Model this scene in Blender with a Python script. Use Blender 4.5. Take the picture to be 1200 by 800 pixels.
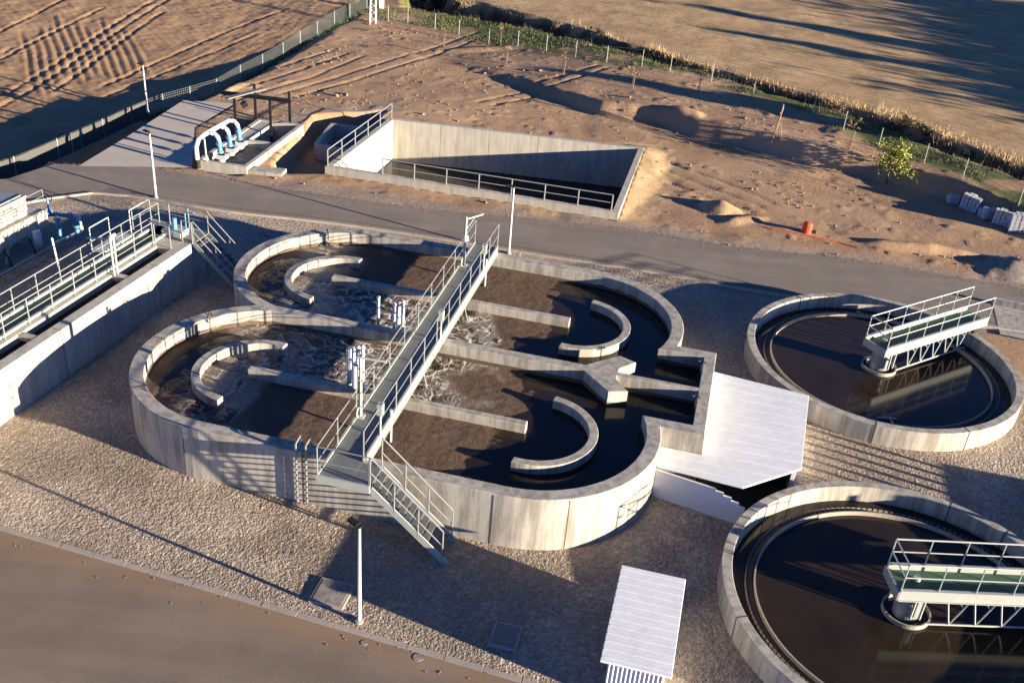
import bpy, bmesh, math, random
import numpy as np
from mathutils import Vector, Matrix, noise
from mathutils.geometry import tessellate_polygon
random.seed(7); rng = np.random.default_rng(7)
for o in list(bpy.data.objects): bpy.data.objects.remove(o)
scene = bpy.context.scene
COL = scene.collection
# ------------------------------------------------------------------ camera, sky, sun, exposure
FPX, PITCH, ROLL, CAMH = 1223.5, 0.5262, 0.0862, 19.8
fwd = Vector((0, math.cos(PITCH), -math.sin(PITCH))); rgt = Vector((1, 0, 0)); upv = rgt.cross(fwd)
R_ = rgt*math.cos(ROLL) + upv*math.sin(ROLL); U_ = -rgt*math.sin(ROLL) + upv*math.cos(ROLL)
cam = bpy.data.objects.new('camera', bpy.data.cameras.new('camera')); COL.objects.link(cam)
cam.matrix_world = Matrix(((R_.x, U_.x, -fwd.x, 0), (R_.y, U_.y, -fwd.y, 0), (R_.z, U_.z, -fwd.z, CAMH), (0, 0, 0, 1)))
cam.data.sensor_width = 36; cam.data.lens = FPX/1200*36; cam.data.clip_end = 6000; cam.data.clip_start = .5
scene.camera = cam
SUN_EL, SUN_AZ = math.radians(9.4), math.radians(-22.5)
w = bpy.data.worlds.new('World'); scene.world = w; w.use_nodes = True
nt = w.node_tree; bg = nt.nodes['Background']; sky = nt.nodes.new('ShaderNodeTexSky'); sky.sky_type = 'NISHITA'
sky.sun_disc = False; sky.sun_elevation = SUN_EL; sky.sun_rotation = math.radians(112.5); sky.air_density = .45; sky.dust_density = .1; sky.ozone_density = 5.0; sky.altitude = 2500
nt.links.new(sky.outputs[0], bg.inputs[0]); bg.inputs[1].default_value = 0.08
sl = bpy.data.lights.new('sun', 'SUN'); sl.energy = 5.0; sl.angle = math.radians(.5); sl.color = (1, .855, .655)
so = bpy.data.objects.new('sun', sl); COL.objects.link(so); so.location = (60, -25, 40)
sv = Vector((math.cos(SUN_AZ)*math.cos(SUN_EL), math.sin(SUN_AZ)*math.cos(SUN_EL), math.sin(SUN_EL)))
so.rotation_euler = (-sv).to_track_quat('-Z', 'Y').to_euler()
vs = scene.view_settings; vs.view_transform = 'Standard'; vs.look = 'None'; vs.exposure = 1.9; vs.gamma = 1
# ------------------------------------------------------------------ survey helpers: photo point -> place on the ground
def G(x, y, z=0.0):
    d = R_*(x-600) - U_*(y-400) + fwd*FPX
    t = (z-CAMH)/d.z
    return np.array([d.x*t, d.y*t])
# plant frame (long axis of the oxidation ditch)
C0 = np.array([-2.912, 30.770]); YAW = -0.19656
A_ = np.array([math.cos(YAW), math.sin(YAW)]); V_ = np.array([-A_[1], A_[0]])
def D(u, v, z=0.0): p = C0 + A_*u + V_*v; return (p[0], p[1], z)
# left tank frame
L0 = np.array([-12.72, 36.37]); T_ = np.array([.2757, .9612]); N_ = np.array([-.9612, .2757])
def L(t, n, z=0.0): p = L0 + T_*t + N_*n; return (p[0], p[1], z)
# ------------------------------------------------------------------ materials
def mat(name, col=(.3, .3, .3), rough=.8, metal=0, var=.25, scale=2.0, fine=20.0, bump=.2, bdist=.02, tint=None, stains=0, spec=None, coat=0):
    m = bpy.data.materials.new(name); m.use_nodes = True; t = m.node_tree; N = t.nodes; Lk = t.links
    b = N['Principled BSDF']; tc = N.new('ShaderNodeTexCoord')
    def noise_(s, d=6, src=None):
        n = N.new('ShaderNodeTexNoise'); n.inputs['Scale'].default_value = s; n.inputs['Detail'].default_value = d
        n.inputs['Roughness'].default_value = .62; Lk.new(src or tc.outputs['Object'], n.inputs['Vector']); return n
    n1 = noise_(scale); n2 = noise_(fine)
    mx = N.new('ShaderNodeMix'); mx.data_type = 'RGBA'; mx.inputs['Factor'].default_value = .45
    Lk.new(n1.outputs['Fac'], mx.inputs[6]); Lk.new(n2.outputs['Fac'], mx.inputs[7])
    rp = N.new('ShaderNodeValToRGB'); c2 = tint or col
    rp.color_ramp.elements[0].position = .3; rp.color_ramp.elements[1].position = .7
    rp.color_ramp.elements[0].color = (*[max(0, c*(1-var)) for c in c2], 1)
    rp.color_ramp.elements[1].color = (*[min(1, c*(1+var)) for c in col], 1)
    Lk.new(mx.outputs[2], rp.inputs[0]); out = rp.outputs[0]
    if stains:
        mp = N.new('ShaderNodeMapping'); mp.inputs['Scale'].default_value = (3, 3, .35); Lk.new(tc.outputs['Object'], mp.inputs[0])
        n3 = noise_(1.3, 5, mp.outputs[0]); r3 = N.new('ShaderNodeValToRGB')
        r3.color_ramp.elements[0].position = .38; r3.color_ramp.elements[0].color = (1-stains, 1-stains*1.02, 1-stains*1.08, 1)
        r3.color_ramp.elements[1].position = .58; r3.color_ramp.elements[1].color = (1, 1, 1, 1); Lk.new(n3.outputs['Fac'], r3.inputs[0])
        ml = N.new('ShaderNodeMix'); ml.data_type = 'RGBA'; ml.blend_type = 'MULTIPLY'; ml.inputs['Factor'].default_value = 1
        Lk.new(out, ml.inputs[6]); Lk.new(r3.outputs[0], ml.inputs[7]); out = ml.outputs[2]
    Lk.new(out, b.inputs['Base Color'])
    b.inputs['Roughness'].default_value = rough; b.inputs['Metallic'].default_value = metal
    if spec is not None: b.inputs['Specular IOR Level'].default_value = spec
    if bump:
        bp = N.new('ShaderNodeBump'); bp.inputs['Strength'].default_value = bump; bp.inputs['Distance'].default_value = bdist
        Lk.new(n2.outputs['Fac'], bp.inputs['Height']); Lk.new(bp.outputs[0], b.inputs['Normal'])
    return m
M = dict(
 concrete=mat('concrete', (.40, .37, .32), .88, var=.2, scale=1.1, fine=14, bump=.25, bdist=.012, stains=.4),
 concrete_pale=mat('concrete_pale', (.42, .39, .335), .85, var=.16, scale=.9, fine=12, bump=.25, bdist=.012, stains=.22),
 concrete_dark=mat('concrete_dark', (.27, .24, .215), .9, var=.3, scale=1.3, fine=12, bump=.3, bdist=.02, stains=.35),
 joint=mat('joint', (.07, .06, .055), .95, var=.3, bump=0),
 slime=mat('slime', (.10, .07, .045), .7, var=.45, scale=5, fine=20, bump=.3),
 asphalt=mat('asphalt', (.225, .19, .155), .92, var=.16, scale=.55, fine=45, bump=.7, bdist=.012, tint=(.185, .152, .122)),
 asphalt2=mat('asphalt_lower', (.215, .172, .135), .92, var=.17, scale=.4, fine=45, bump=.7, bdist=.012, tint=(.17, .13, .098)),
 pad=mat('pad', (.44, .39, .325), .9, var=.2, scale=.5, fine=14, bump=.3, bdist=.01),
 kerb=mat('kerb', (.33, .29, .25), .9, var=.2, scale=2, fine=20),
 galv=mat('galvanised', (.27, .28, .275), .5, .3, var=.12, scale=3, bump=0),
 galv_w=mat('pale_steel', (.37, .39, .355), .5, .05, var=.1, scale=3, bump=0),
 grating=mat('grating', (.17, .18, .175), .7, .3, var=.2, scale=3, fine=40, bump=.4),
 green=mat('green_deck', (.035, .10, .06), .7, var=.3, scale=4, fine=40, bump=.4),
 white=mat('white_sheet', (.76, .775, .78), .55, stains=.07, var=.07, scale=.8, fine=5, bump=.06),
 white2=mat('white_cladding', (.66, .66, .68), .6, var=.06, scale=.8, fine=5, bump=.06),
 blackst=mat('black_steel', (.014, .013, .013), .55, .3, var=.3, bump=.1),
 blue=mat('blue_valve', (.10, .25, .40), .45, var=.2, scale=5, bump=.05),
 pipew=mat('white_pipe', (.55, .55, .54), .4, .1, var=.08, scale=4, bump=.05),
 cream=mat('cream_panel', (.46, .43, .36), .6, var=.12, scale=2, bump=.1),
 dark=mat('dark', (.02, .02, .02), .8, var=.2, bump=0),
 wire=mat('wire', (.16, .17, .15), .7, .2, var=.2, bump=0),
 cloth=mat('shade_cloth', (.075, .074, .068), .95, var=.12, scale=1, fine=60, bump=.2),
 wood=mat('wood', (.25, .17, .11), .9, var=.3, scale=6, fine=30),
 bark=mat('bark', (.10, .075, .055), .95, var=.3, scale=6, fine=30),
 leaf_y=mat('leaf_yellow', (.24, .25, .03), .7, var=.4, scale=3, fine=9, bump=0, tint=(.10, .14, .02)),
 leaf_g=mat('leaf_green', (.06, .085, .03), .8, var=.4, scale=3, fine=9, bump=0),
 leaf_dry=mat('leaf_dry', (.28, .17, .08), .85, var=.4, scale=3, fine=9, bump=0),
 grass=mat('grass', (.095, .125, .035), .9, var=.45, scale=.9, fine=5, bump=0, tint=(.16, .13, .06)),
 straw=mat('straw', (.55, .40, .20), .9, var=.3, scale=.7, fine=6, bump=0),
 bush=mat('bush', (.045, .05, .025), .9, var=.5, scale=.9, fine=6, bump=0),
 paver=mat('paver', (.42, .42, .43), .85, var=.25, scale=4, fine=20),
 red=mat('orange_red', (.75, .09, .03), .5, var=.15, scale=4, bump=.05),
 stone=mat('stone', (.24, .165, .11), .95, var=.3, scale=3, fine=20, bump=.3),
 sand=mat('sand', (.45, .30, .16), .95, var=.2),
)
# ------------------------------------------------------------------ mesh builder
def rot2(p, q):
    d = Vector(q)-Vector(p); z = d.normalized(); x = z.cross(Vector((0, 0, 1)))
    if x.length < 1e-4: x = Vector((1, 0, 0))
    x.normalize(); y = z.cross(x); return x, y, z
class MB:
    def __init__(s): s.v = []; s.f = []
    def add(s, vs, fs): n = len(s.v); s.v += [tuple(map(float, p)) for p in vs]; s.f += [tuple(i+n for i in f) for f in fs]; return s
    def prism(s, poly, z0, z1):
        n = len(poly); a = sum(poly[i][0]*poly[(i+1) % n][1]-poly[(i+1) % n][0]*poly[i][1] for i in range(n))
        if a < 0: poly = poly[::-1]
        vs = [(p[0], p[1], z0) for p in poly]+[(p[0], p[1], z1) for p in poly]
        return s.add(vs, [tuple(range(n))[::-1], tuple(range(n, 2*n))]+[(i, (i+1) % n, n+(i+1) % n, n+i) for i in range(n)])
    def box(s, fr, a0, a1, b0, b1, z0, z1): return s.prism([fr(a0, b0)[:2], fr(a1, b0)[:2], fr(a1, b1)[:2], fr(a0, b1)[:2]], z0, z1)
    def bar(s, p, q, r, n=8, r2=None, cap=True):
        r2 = r if r2 is None else r2; x, y, z = rot2(p, q); P, Q = Vector(p), Vector(q)
        vs = [P+(x*math.cos(2*math.pi*i/n)+y*math.sin(2*math.pi*i/n))*r for i in range(n)]+[Q+(x*math.cos(2*math.pi*i/n)+y*math.sin(2*math.pi*i/n))*r2 for i in range(n)]
        fs = [(i, (i+1) % n, n+(i+1) % n, n+i) for i in range(n)]
        if cap: fs += [tuple(range(n))[::-1], tuple(range(n, 2*n))]
        return s.add(vs, fs)
    def beam(s, p, q, wd, h):  # rectangular section, height along world up
        P, Q = Vector(p), Vector(q); d = (Q-P).normalized(); x = d.cross(Vector((0, 0, 1)))
        x = x.normalized() if x.length > 1e-4 else Vector((1, 0, 0)); y = x.cross(d)
        o = [x*wd/2+y*h/2, -x*wd/2+y*h/2, -x*wd/2-y*h/2, x*wd/2-y*h/2]
        return s.add([P+k for k in o]+[Q+k for k in o], [(0, 1, 2, 3), (7, 6, 5, 4)]+[(i, 4+i, 4+(i+1) % 4, (i+1) % 4) for i in range(4)])
    def path(s, pts, r, n=8):
        for a, b in zip(pts, pts[1:]): s.bar(a, b, r, n)
        return s
    def arc(s, c, r0, r1, a0, a1, z0, z1, n=64, fr=None):
        full = abs(a1-a0) > 6.28; k = n if full else n+1; vs = []
        for i in range(k):
            t = a0+(a1-a0)*i/n
            for r, z in ((r1, z1), (r0, z1), (r0, z0), (r1, z0)):
                p = (c[0]+r*math.cos(t), c[1]+r*math.sin(t))
                if fr: p = fr(*p)[:2]
                vs.append((p[0], p[1], z))
        fs = []
        for i in range(n):
            j = (i+1) % k
            for e in range(4): fs.append((i*4+e, i*4+(e+1) % 4, j*4+(e+1) % 4, j*4+e))
        if not full: fs += [(0, 3, 2, 1), ((k-1)*4, (k-1)*4+1, (k-1)*4+2, (k-1)*4+3)]
        return s.add(vs, fs)
    def ball(s, c, r, n=8, sz=1):
        bm = bmesh.new(); bmesh.ops.create_icosphere(bm, subdivisions=2, radius=r)
        s.add([(v.co.x+c[0], v.co.y+c[1], v.co.z*sz+c[2]) for v in bm.verts], [tuple(v.index for v in f.verts) for f in bm.faces]); bm.free(); return s
    def torus(s, c, R, r, ax=(0, 0, 1), n=20, m=6):
        x, y, z = rot2((0, 0, 0), ax); vs = []
        for i in range(n):
            a = 2*math.pi*i/n; d = x*math.cos(a)+y*math.sin(a)
            for j in range(m):
                b = 2*math.pi*j/m; vs.append(Vector(c)+d*(R+r*math.cos(b))+z*r*math.sin(b))
        return s.add(vs, [(i*m+j, ((i+1) % n)*m+j, ((i+1) % n)*m+(j+1) % m, i*m+(j+1) % m) for i in range(n) for j in range(m)])
    def split(s, name, material, parent=None, **k):
        par = list(range(len(s.v)))
        def fd(i):
            while par[i] != i: par[i] = par[par[i]]; i = par[i]
            return i
        for f in s.f:
            for i in f[1:]: par[fd(i)] = fd(f[0])
        gr = {}
        for f in s.f: gr.setdefault(fd(f[0]), []).append(f)
        out = []
        for fs in gr.values():
            ids = sorted({i for f in fs for i in f}); mp = {i: j for j, i in enumerate(ids)}; m = MB(); m.v = [s.v[i] for i in ids]; m.f = [tuple(mp[i] for i in f) for f in fs]; out.append(m.build(name, material, parent, **k))
        return out
    def build(s, name, material, parent=None, smooth=False, bevel=0, origin=None):
        root = parent
        while root is not None and root.parent is not None: root = root.parent
        if root is not None: off = np.array(root.location)
        elif origin is not None: off = np.array(origin, float)
        else:
            a = np.array(s.v); off = np.array([*(a.min(0)[:2]+a.max(0)[:2])/2, a[:, 2].min()])
        me = bpy.data.meshes.new(name); me.from_pydata([tuple(np.array(p)-off) for p in s.v], [], s.f); me.materials.append(material)
        bm = bmesh.new(); bm.from_mesh(me); bmesh.ops.recalc_face_normals(bm, faces=bm.faces)
        if bevel:
            es = [e for e in bm.edges if len(e.link_faces) == 2 and e.calc_face_angle(0) > .6]
            bmesh.ops.bevel(bm, geom=es, offset=bevel, segments=1, affect='EDGES', clamp_overlap=True)
        bm.to_mesh(me); bm.free()
        if smooth: me.shade_smooth()
        o = bpy.data.objects.new(name, me); COL.objects.link(o)
        if parent is not None: o.parent = parent
        else: o.location = off
        return o
def tag(o, label=None, cat=None, group=None, kind=None):
    for k, v in (('label', label), ('category', cat), ('group', group), ('kind', kind)):
        if v: o[k] = v
    return o
def thing(name, label, cat, loc, group=None):
    o = bpy.data.objects.new(name, None); o.location = loc; o.empty_display_size = .3; COL.objects.link(o); return tag(o, label, cat, group)
def copy_tree(o, parent=None):
    c = o.copy(); COL.objects.link(c); c.parent = parent
    for ch in o.children: copy_tree(ch, c)
    return c
def npmesh(name, V, F, material, attrs=None, smooth=True, loc=(0, 0, 0)):
    me = bpy.data.meshes.new(name); V = np.asarray(V, np.float32); F = np.asarray(F, np.int32); k = F.shape[1]
    me.vertices.add(len(V)); me.vertices.foreach_set('co', V.ravel())
    me.loops.add(F.size); me.loops.foreach_set('vertex_index', F.ravel())
    me.polygons.add(len(F)); me.polygons.foreach_set('loop_start', np.arange(len(F), dtype=np.int32)*k); me.polygons.foreach_set('loop_total', np.full(len(F), k, np.int32))
    me.update(calc_edges=True); me.validate()
    if smooth: me.shade_smooth()
    for a, arr in (attrs or {}).items():
        at = me.attributes.new(a, 'FLOAT', 'POINT'); at.data.foreach_set('value', np.asarray(arr, np.float32).ravel())
    me.materials.append(material); o = bpy.data.objects.new(name, me); o.location = loc; COL.objects.link(o); return o
# ------------------------------------------------------------------ numpy field helpers
def vnoise(x, y, s, seed=0):
    x = x/s+seed*17.3; y = y/s+seed*9.1; xi = np.floor(x).astype(np.int64); yi = np.floor(y).astype(np.int64); fx = x-xi; fy = y-yi
    fx = fx*fx*(3-2*fx); fy = fy*fy*(3-2*fy)
    def h(i, j): n = (i*374761393+j*668265263+seed*974711) & 0x7fffffff; n = ((n ^ (n >> 13))*1274126177) & 0x7fffffff; return ((n ^ (n >> 16)) & 0xffff)/65535.
    return (h(xi, yi)*(1-fx)+h(xi+1, yi)*fx)*(1-fy)+(h(xi, yi+1)*(1-fx)+h(xi+1, yi+1)*fx)*fy-.5
def fbm(x, y, s, o=4, seed=0, g=.5): return sum(vnoise(x, y, s/2**i, seed+i)*g**i for i in range(o))
def inpoly(x, y, P):
    r = np.zeros(np.shape(x), bool); P = np.asarray(P)
    for i in range(len(P)):
        (x0, y0), (x1, y1) = P[i], P[i-1]
        with np.errstate(divide='ignore', invalid='ignore'): r ^= ((y0 > y) != (y1 > y)) & (x < (x1-x0)*(y-y0)/(y1-y0+1e-12)+x0)
    return r
def pdist(x, y, P, closed=False):   # distance to polyline and side (+ left of travel)
    P = np.asarray(P, float); best = np.full(np.shape(x), 1e9); side = np.zeros(np.shape(x)); al = np.zeros(np.shape(x)); acc = 0
    segs = list(zip(P, np.roll(P, -1, 0))) if closed else list(zip(P[:-1], P[1:]))
    for a, b in segs:
        d = b-a; l2 = d@d; t = np.clip(((x-a[0])*d[0]+(y-a[1])*d[1])/l2, 0, 1); dx = x-a[0]-t*d[0]; dy = y-a[1]-t*d[1]
        dd = np.hypot(dx, dy); cr = d[0]*(y-a[1])-d[1]*(x-a[0]); m = dd < best
        best = np.where(m, dd, best); side = np.where(m, np.sign(cr), side); al = np.where(m, acc+t*math.sqrt(l2), al); acc += math.sqrt(l2)
    return best, side, al
def region(x, y, P, far):
    d, s, al = pdist(x, y, P); return d, np.where(inpoly(x, y, list(P)+far), 1.0, -1.0), al
def sm(a, b, x): t = np.clip((x-a)/(b-a), 0, 1); return t*t*(3-2*t)
Gs = lambda pts, z=0: [tuple(G(*p, z)) for p in pts]
# ------------------------------------------------------------------ site outlines
CREST = [(-34, 24), (-27.5, 36)]+Gs([(60, 213), (120, 182), (185, 150), (235, 122), (300, 92), (370, 52), (425, 20)])+[(-12, 105), (-10, 160)]
BANK = [(-14, 78)]+Gs([(700, 128), (760, 138), (830, 156), (900, 173), (960, 188), (1040, 204), (1110, 224), (1200, 262)], .4)+[(40, 38), (60, 22)]
DRAIN = Gs([(470, 2), (510, 8), (600, 28), (760, 80), (900, 120), (1020, 156), (1200, 226)], .4); DRAIN = [(-13, 110)]+DRAIN+[(45, 38), (80, 8)]
REAR = [(-8.05, 57.6), (6.45, 56.25), (4.55, 46.5), (-10.1, 49.25)]
PIT = Gs([(318, 191), (350, 158), (366, 134), (452, 130), (386, 203), (322, 203)], 0)
PUMP = Gs([(232, 199), (282, 206), (357, 150), (330, 143), (300, 141), (268, 150)], .0)
UROAD_N = [(-30, 33), (-23.5, 41.5), (-21.3, 43.45), (-19.9, 44.35), (-18.2, 44.4), (-13.3, 43.6), (-7.4, 43.2), (1.56, 41.75), (6.4, 41.0), (10.7, 40.0), (21.2, 38.5), (60, 32)]
UROAD_F = [(-32, 40), (-24.2, 45.2), (-23.0, 47.4), (-18.4, 48.0), (-13.0, 47.0), (-5.4, 45.9), (4.4, 45.7), (9.9, 44.6), (15.5, 44.3), (22.6, 42.7), (60, 36.5)]
LK0, LK1 = np.array(G(0, 617)), np.array(G(620, 798)); kd = (LK1-LK0)/np.hypot(*(LK1-LK0)); kn = np.array([-kd[1], kd[0]])
PADP = Gs([(92, 195), (225, 197), (228, 150), (275, 122), (215, 118), (150, 160)])
FAR_L = [(-10, 3000), (-3000, 3000), (-3000, 24)]; FAR_B = [(3000, -2000), (3000, 3000), (-14, 3000)]; FAR_D = [(3000, -2900), (3000, 3000), (-13, 3000)]
def height(x, y):
    z = np.zeros(np.shape(x))
    # left field lies below the plant platform
    d, s, al = region(x, y, CREST, FAR_L); dn = np.where(s > 0, d, 0)
    drop = 1.25-.95*sm(36, 60, al)
    z = z-drop*sm(0, 1.5, dn+vnoise(x, y, 1.5, 3)*.4)
    left = (s > 0)*sm(.6, 2.5, d)
    # right terrace
    d, s, al = region(x, y, BANK, FAR_B); wob = fbm(x, y, 3.0, 3, 5)*.55
    bk = sm(-.1, .75, np.where(s > 0, d, -d)+wob)*sm(-9, 9, x); BKZ = bk
    bx = sm(-5, 6, x)*0
    # drainage channel
    dd, sd, ad = region(x, y, DRAIN, FAR_D); q = np.where(sd > 0, dd, -dd)+fbm(x, y, 2.0, 3, 9)*.8
    ch = sm(0, 1.1, q)*(1-sm(2.9, 4.3, q)); z = z-1.5*ch
    far = sm(3.1, 4.4, q); z = z+.95*BKZ*(1-far)+.35*far
    right = far
    z = z+.25*far*0
    # dirt roughness
    inner = (1-left)*(1-far)
    du = pdist(x, y, UROAD_N+UROAD_F[::-1], True)[0]; inu = inpoly(x, y, UROAD_N+UROAD_F[::-1])
    plant = ((y-LK0[1])*1.0 < 0) & False
    rough = inner*np.where(inu, 0, sm(.1, 1.2, du))
    nearside = (y < 43.5) & (x < 12) | (y < 39.0)
    rough = np.where(nearside | inpoly(x, y, PADP), 0, rough)
    fade = 1-sm(96, 125, y)*1.0; fade = fade*(1-sm(48, 70, x))*(1-sm(46, 60, -x)); rough = rough*fade; far = far*fade; left = left*fade
    z = z+rough*(fbm(x, y, 5, 3, 20)*.12+fbm(x, y, 1.1, 3, 21)*.04*sm(-.25, .25, vnoise(x, y, 6, 30)+.05)+np.maximum(0, fbm(x, y, .5, 2, 24)-.25)*.16)
    # excavator tracks on the dirt
    for (a, b, ww, nb) in ((G(330, 110), G(560, 40), 1.0, 2), (G(560, 120), G(700, 90), .9, 2), (G(770, 190), G(900, 240), 1, 3), (G(250, 110), G(400, 60), 1.2, 3)):
        for k in range(nb):
            o = np.array([-(b-a)[1], (b-a)[0]])/np.hypot(*(b-a))*ww*(k-nb/2); dt, st, at = pdist(x, y, [a+o, (a+b)/2+o*1.25, b+o])
            z = z-.05*(1-sm(.08, .2, dt))*rough
    # heaps
    def heap(c, h, r, r2=None, ang=0):
        c0, s0 = math.cos(ang), math.sin(ang); X = (x-c[0])*c0+(y-c[1])*s0; Y = -(x-c[0])*s0+(y-c[1])*c0
        rr = np.hypot(X/r, Y/(r2 or r))+fbm(x, y, .8, 3, 40)*.3; return h*np.clip(1-rr, 0, 1)**.8
    z = z+heap(G(845, 246), .55, 1.2, .8, -.5)+heap(G(800, 143, .3), .35, 1.6, .7, -.4)+heap(G(985, 165, .5), .2, 1.2)
    z = z+heap(G(910, 268), .12, 3, .8, -.2)+heap(G(1085, 293), .42, 3.4, .4, -.05)+heap(G(1195, 316), .45, 2.2, 1.3)+heap(G(870, 258), .25, 1.6, .5, .5)+heap(G(560, 60), .15, 3, .8, .3)+heap(G(455, 60), .2, 3, .6, -.4)
    z = z+heap(G(250, 105), .35, 2.6, 1.0, .6)
    # sand banked against the rear tank's right wall
    dr = pdist(x, y, [REAR[1], REAR[2]])[0]; al2 = (y-46.5)/9.75
    z = np.maximum(z, np.where((x > 4.5) & (y < 57.5) & (y > 46.3), .30*np.clip(al2*1.6, 0, 1)-dr*.22+fbm(x, y, .7, 3, 41)*.08, -9))
    # excavated pit between pump chamber and tank
    dp = pdist(x, y, PIT, True)[0]; ip = inpoly(x, y, PIT); z = np.where(ip, z*(1-sm(0, .35, dp))-1.05*sm(0, .35, dp), z)
    # ploughed left field
    fur = left
    p0, p1 = G(40, 40, -.6), G(62, 118, -.6); e0 = G(140, 110, -.6); dv = (p1-p0)/np.hypot(*(p1-p0)); nv = np.array([-dv[1], dv[0]])
    a = (x-p0[0])*dv[0]+(y-p0[1])*dv[1]; b = (x-p0[0])*nv[0]+(y-p0[1])*nv[1]
    zone = sm(-1.5, 1.0, a+vnoise(x, b*0, .7, 4)*0+fbm(b, b*0, .8, 2, 60)*7)*(1-sm(9.0, 10.5, a+fbm(b, b*0+3, .9, 2, 61)*4))*sm(-1.4, -.9, b)*(1-sm(6.2, 6.8, b))
    zone0 = zone
    z = z+fur*((fbm(x, y, 1.3, 4, 50)*.07+fbm(x, y, .45, 2, 51)*.05)*(1-.8*zone0)+.010*(1-.9*zone0)*np.sin(((x+y*.75)*.8)*2*math.pi/.55+vnoise(x, y, 4, 52)*5))
    z = z+left*zone*.085*(np.sin(b*2*math.pi/.6+fbm(x, y, 5, 2, 62)*2.0)*.55+fbm(x, y, .5, 2, 63)*.12)
    for q0, q1 in (((0, 112), (200, 0)), ((0, 100), (185, 0)), ((60, 95), (190, 15)), ((0, 34), (75, 0)), ((80, 115), (300, 40)), ((120, 90), (330, 15)), ((0, 60), (120, 10))):
        dt = pdist(x, y, [G(*q0, -.6), G(*q1, -.4)])[0]; z = z-left*.055*(1-sm(.06, .22, dt))+left*.02*(1-sm(.0, .15, abs(dt-.34)))
    # right field, softly harrowed
    tr = (x-G(700, 20)[0])*.55+(y-G(700, 20)[1])*.83
    z = z+far*(fbm(x, y, 2.5, 4, 70)*.07+.012*np.sin(tr*2*math.pi/.9+vnoise(x, y, 5, 71)*5))
    return z
PLANT_LOW = -.05
def terrain_z(x, y): return float(height(np.array([float(x)]), np.array([float(y)]))[0])
def GT(px, py):
    z = 0.
    for _ in range(6): p = G(px, py, z); z = .5*z+.5*terrain_z(*p)
    return p[0], p[1], terrain_z(*p)
# ------------------------------------------------------------------ ground sheet
def axis(a, b, st, far, g=1.18):
    m = list(np.arange(a, b+1e-6, st)); s = st; x = m[-1]
    up = []
    while x < far: s *= g; x += s; up.append(x)
    s = st; x = m[0]; dn = []
    while x > -far: s *= g; x -= s; dn.append(x)
    return np.array(dn[::-1]+m+up)
def terrain_material():
    m = bpy.data.materials.new('earth'); m.use_nodes = True; t = m.node_tree; N = t.nodes; Lk = t.links; b = N['Principled BSDF']
    tc = N.new('ShaderNodeTexCoord')
    def nz(s, d=8, r=.65, dist=0):
        n = N.new('ShaderNodeTexNoise'); n.inputs['Scale'].default_value = s; n.inputs['Detail'].default_value = d; n.inputs['Roughness'].default_value = r; n.inputs['Distortion'].default_value = dist
        Lk.new(tc.outputs['Object'], n.inputs['Vector']); return n.outputs['Fac']
    def ramp(src, *st):
        r = N.new('ShaderNodeValToRGB'); e = r.color_ramp.elements
        while len(e) < len(st): e.new(.5)
        for k, (p, c) in enumerate(st): e[k].position = p; e[k].color = (*c, 1)
        Lk.new(src, r.inputs[0]); return r.outputs[0]
    def mix(f, a, bb, bt='MIX'):
        x = N.new('ShaderNodeMix'); x.data_type = 'RGBA'; x.blend_type = bt
        if isinstance(f, float): x.inputs[0].default_value = f
        else: Lk.new(f, x.inputs[0])
        Lk.new(a, x.inputs[6]); Lk.new(bb, x.inputs[7]); return x.outputs[2]
    def attr(n): a = N.new('ShaderNodeAttribute'); a.attribute_name = n; return a.outputs['Fac']
    dirt = ramp(nz(.22, 10, .7, .6), (.3, (.24, .145, .085)), (.48, (.34, .21, .12)), (.62, (.44, .29, .17)), (.75, (.31, .20, .13)))
    dirt = mix(ramp(nz(5, 6), (.35, (0, 0, 0)), (.7, (.75, .75, .75))), dirt, ramp(nz(11, 5), (.3, (.20, .125, .085)), (.7, (.46, .34, .24))))
    fl = ramp(nz(.5, 10, .7), (.3, (.25, .16, .095)), (.55, (.36, .23, .135)), (.75, (.43, .29, .175)))
    fr = ramp(nz(.35, 10, .7), (.3, (.26, .175, .095)), (.55, (.42, .29, .16)), (.75, (.52, .37, .21)))
    gr = ramp(nz(2.2, 8, .7), (.36, (.16, .12, .07)), (.5, (.075, .10, .03)), (.7, (.14, .19, .05)))
    dk = ramp(nz(2.5, 8, .7), (.35, (.05, .038, .025)), (.7, (.12, .09, .055)))  # dark channel earth, with the far bank's shade put into its colour
    sd = ramp(nz(1.2, 8, .7), (.35, (.40, .26, .14)), (.7, (.56, .40, .23)))
    grv = ramp(nz(4, 8, .7), (.35, (.22, .17, .13)), (.7, (.36, .30, .25)))
    c = mix(attr('leftf'), dirt, fl); c = mix(attr('rightf'), c, fr); c = mix(attr('sand'), c, sd); c = mix(attr('verge'), c, grv); c = mix(attr('grassy'), c, gr); c = mix(attr('drain'), c, dk)
    Lk.new(c, b.inputs['Base Color']); b.inputs['Roughness'].default_value = 1; b.inputs['Specular IOR Level'].default_value = .15
    bp = N.new('ShaderNodeBump'); bp.inputs['Strength'].default_value = .9; bp.inputs['Distance'].default_value = .06
    Lk.new(nz(4.5, 12, .78), bp.inputs['Height']); Lk.new(bp.outputs[0], b.inputs['Normal']); return m
xs = axis(-42, 46, .16, 1500, 1.1); ys = axis(36, 106, .16, 1500, 1.1)
X, Y = np.meshgrid(xs, ys); Zt = height(X, Y)
core = (Y > LK0[1]*0+10)
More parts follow.
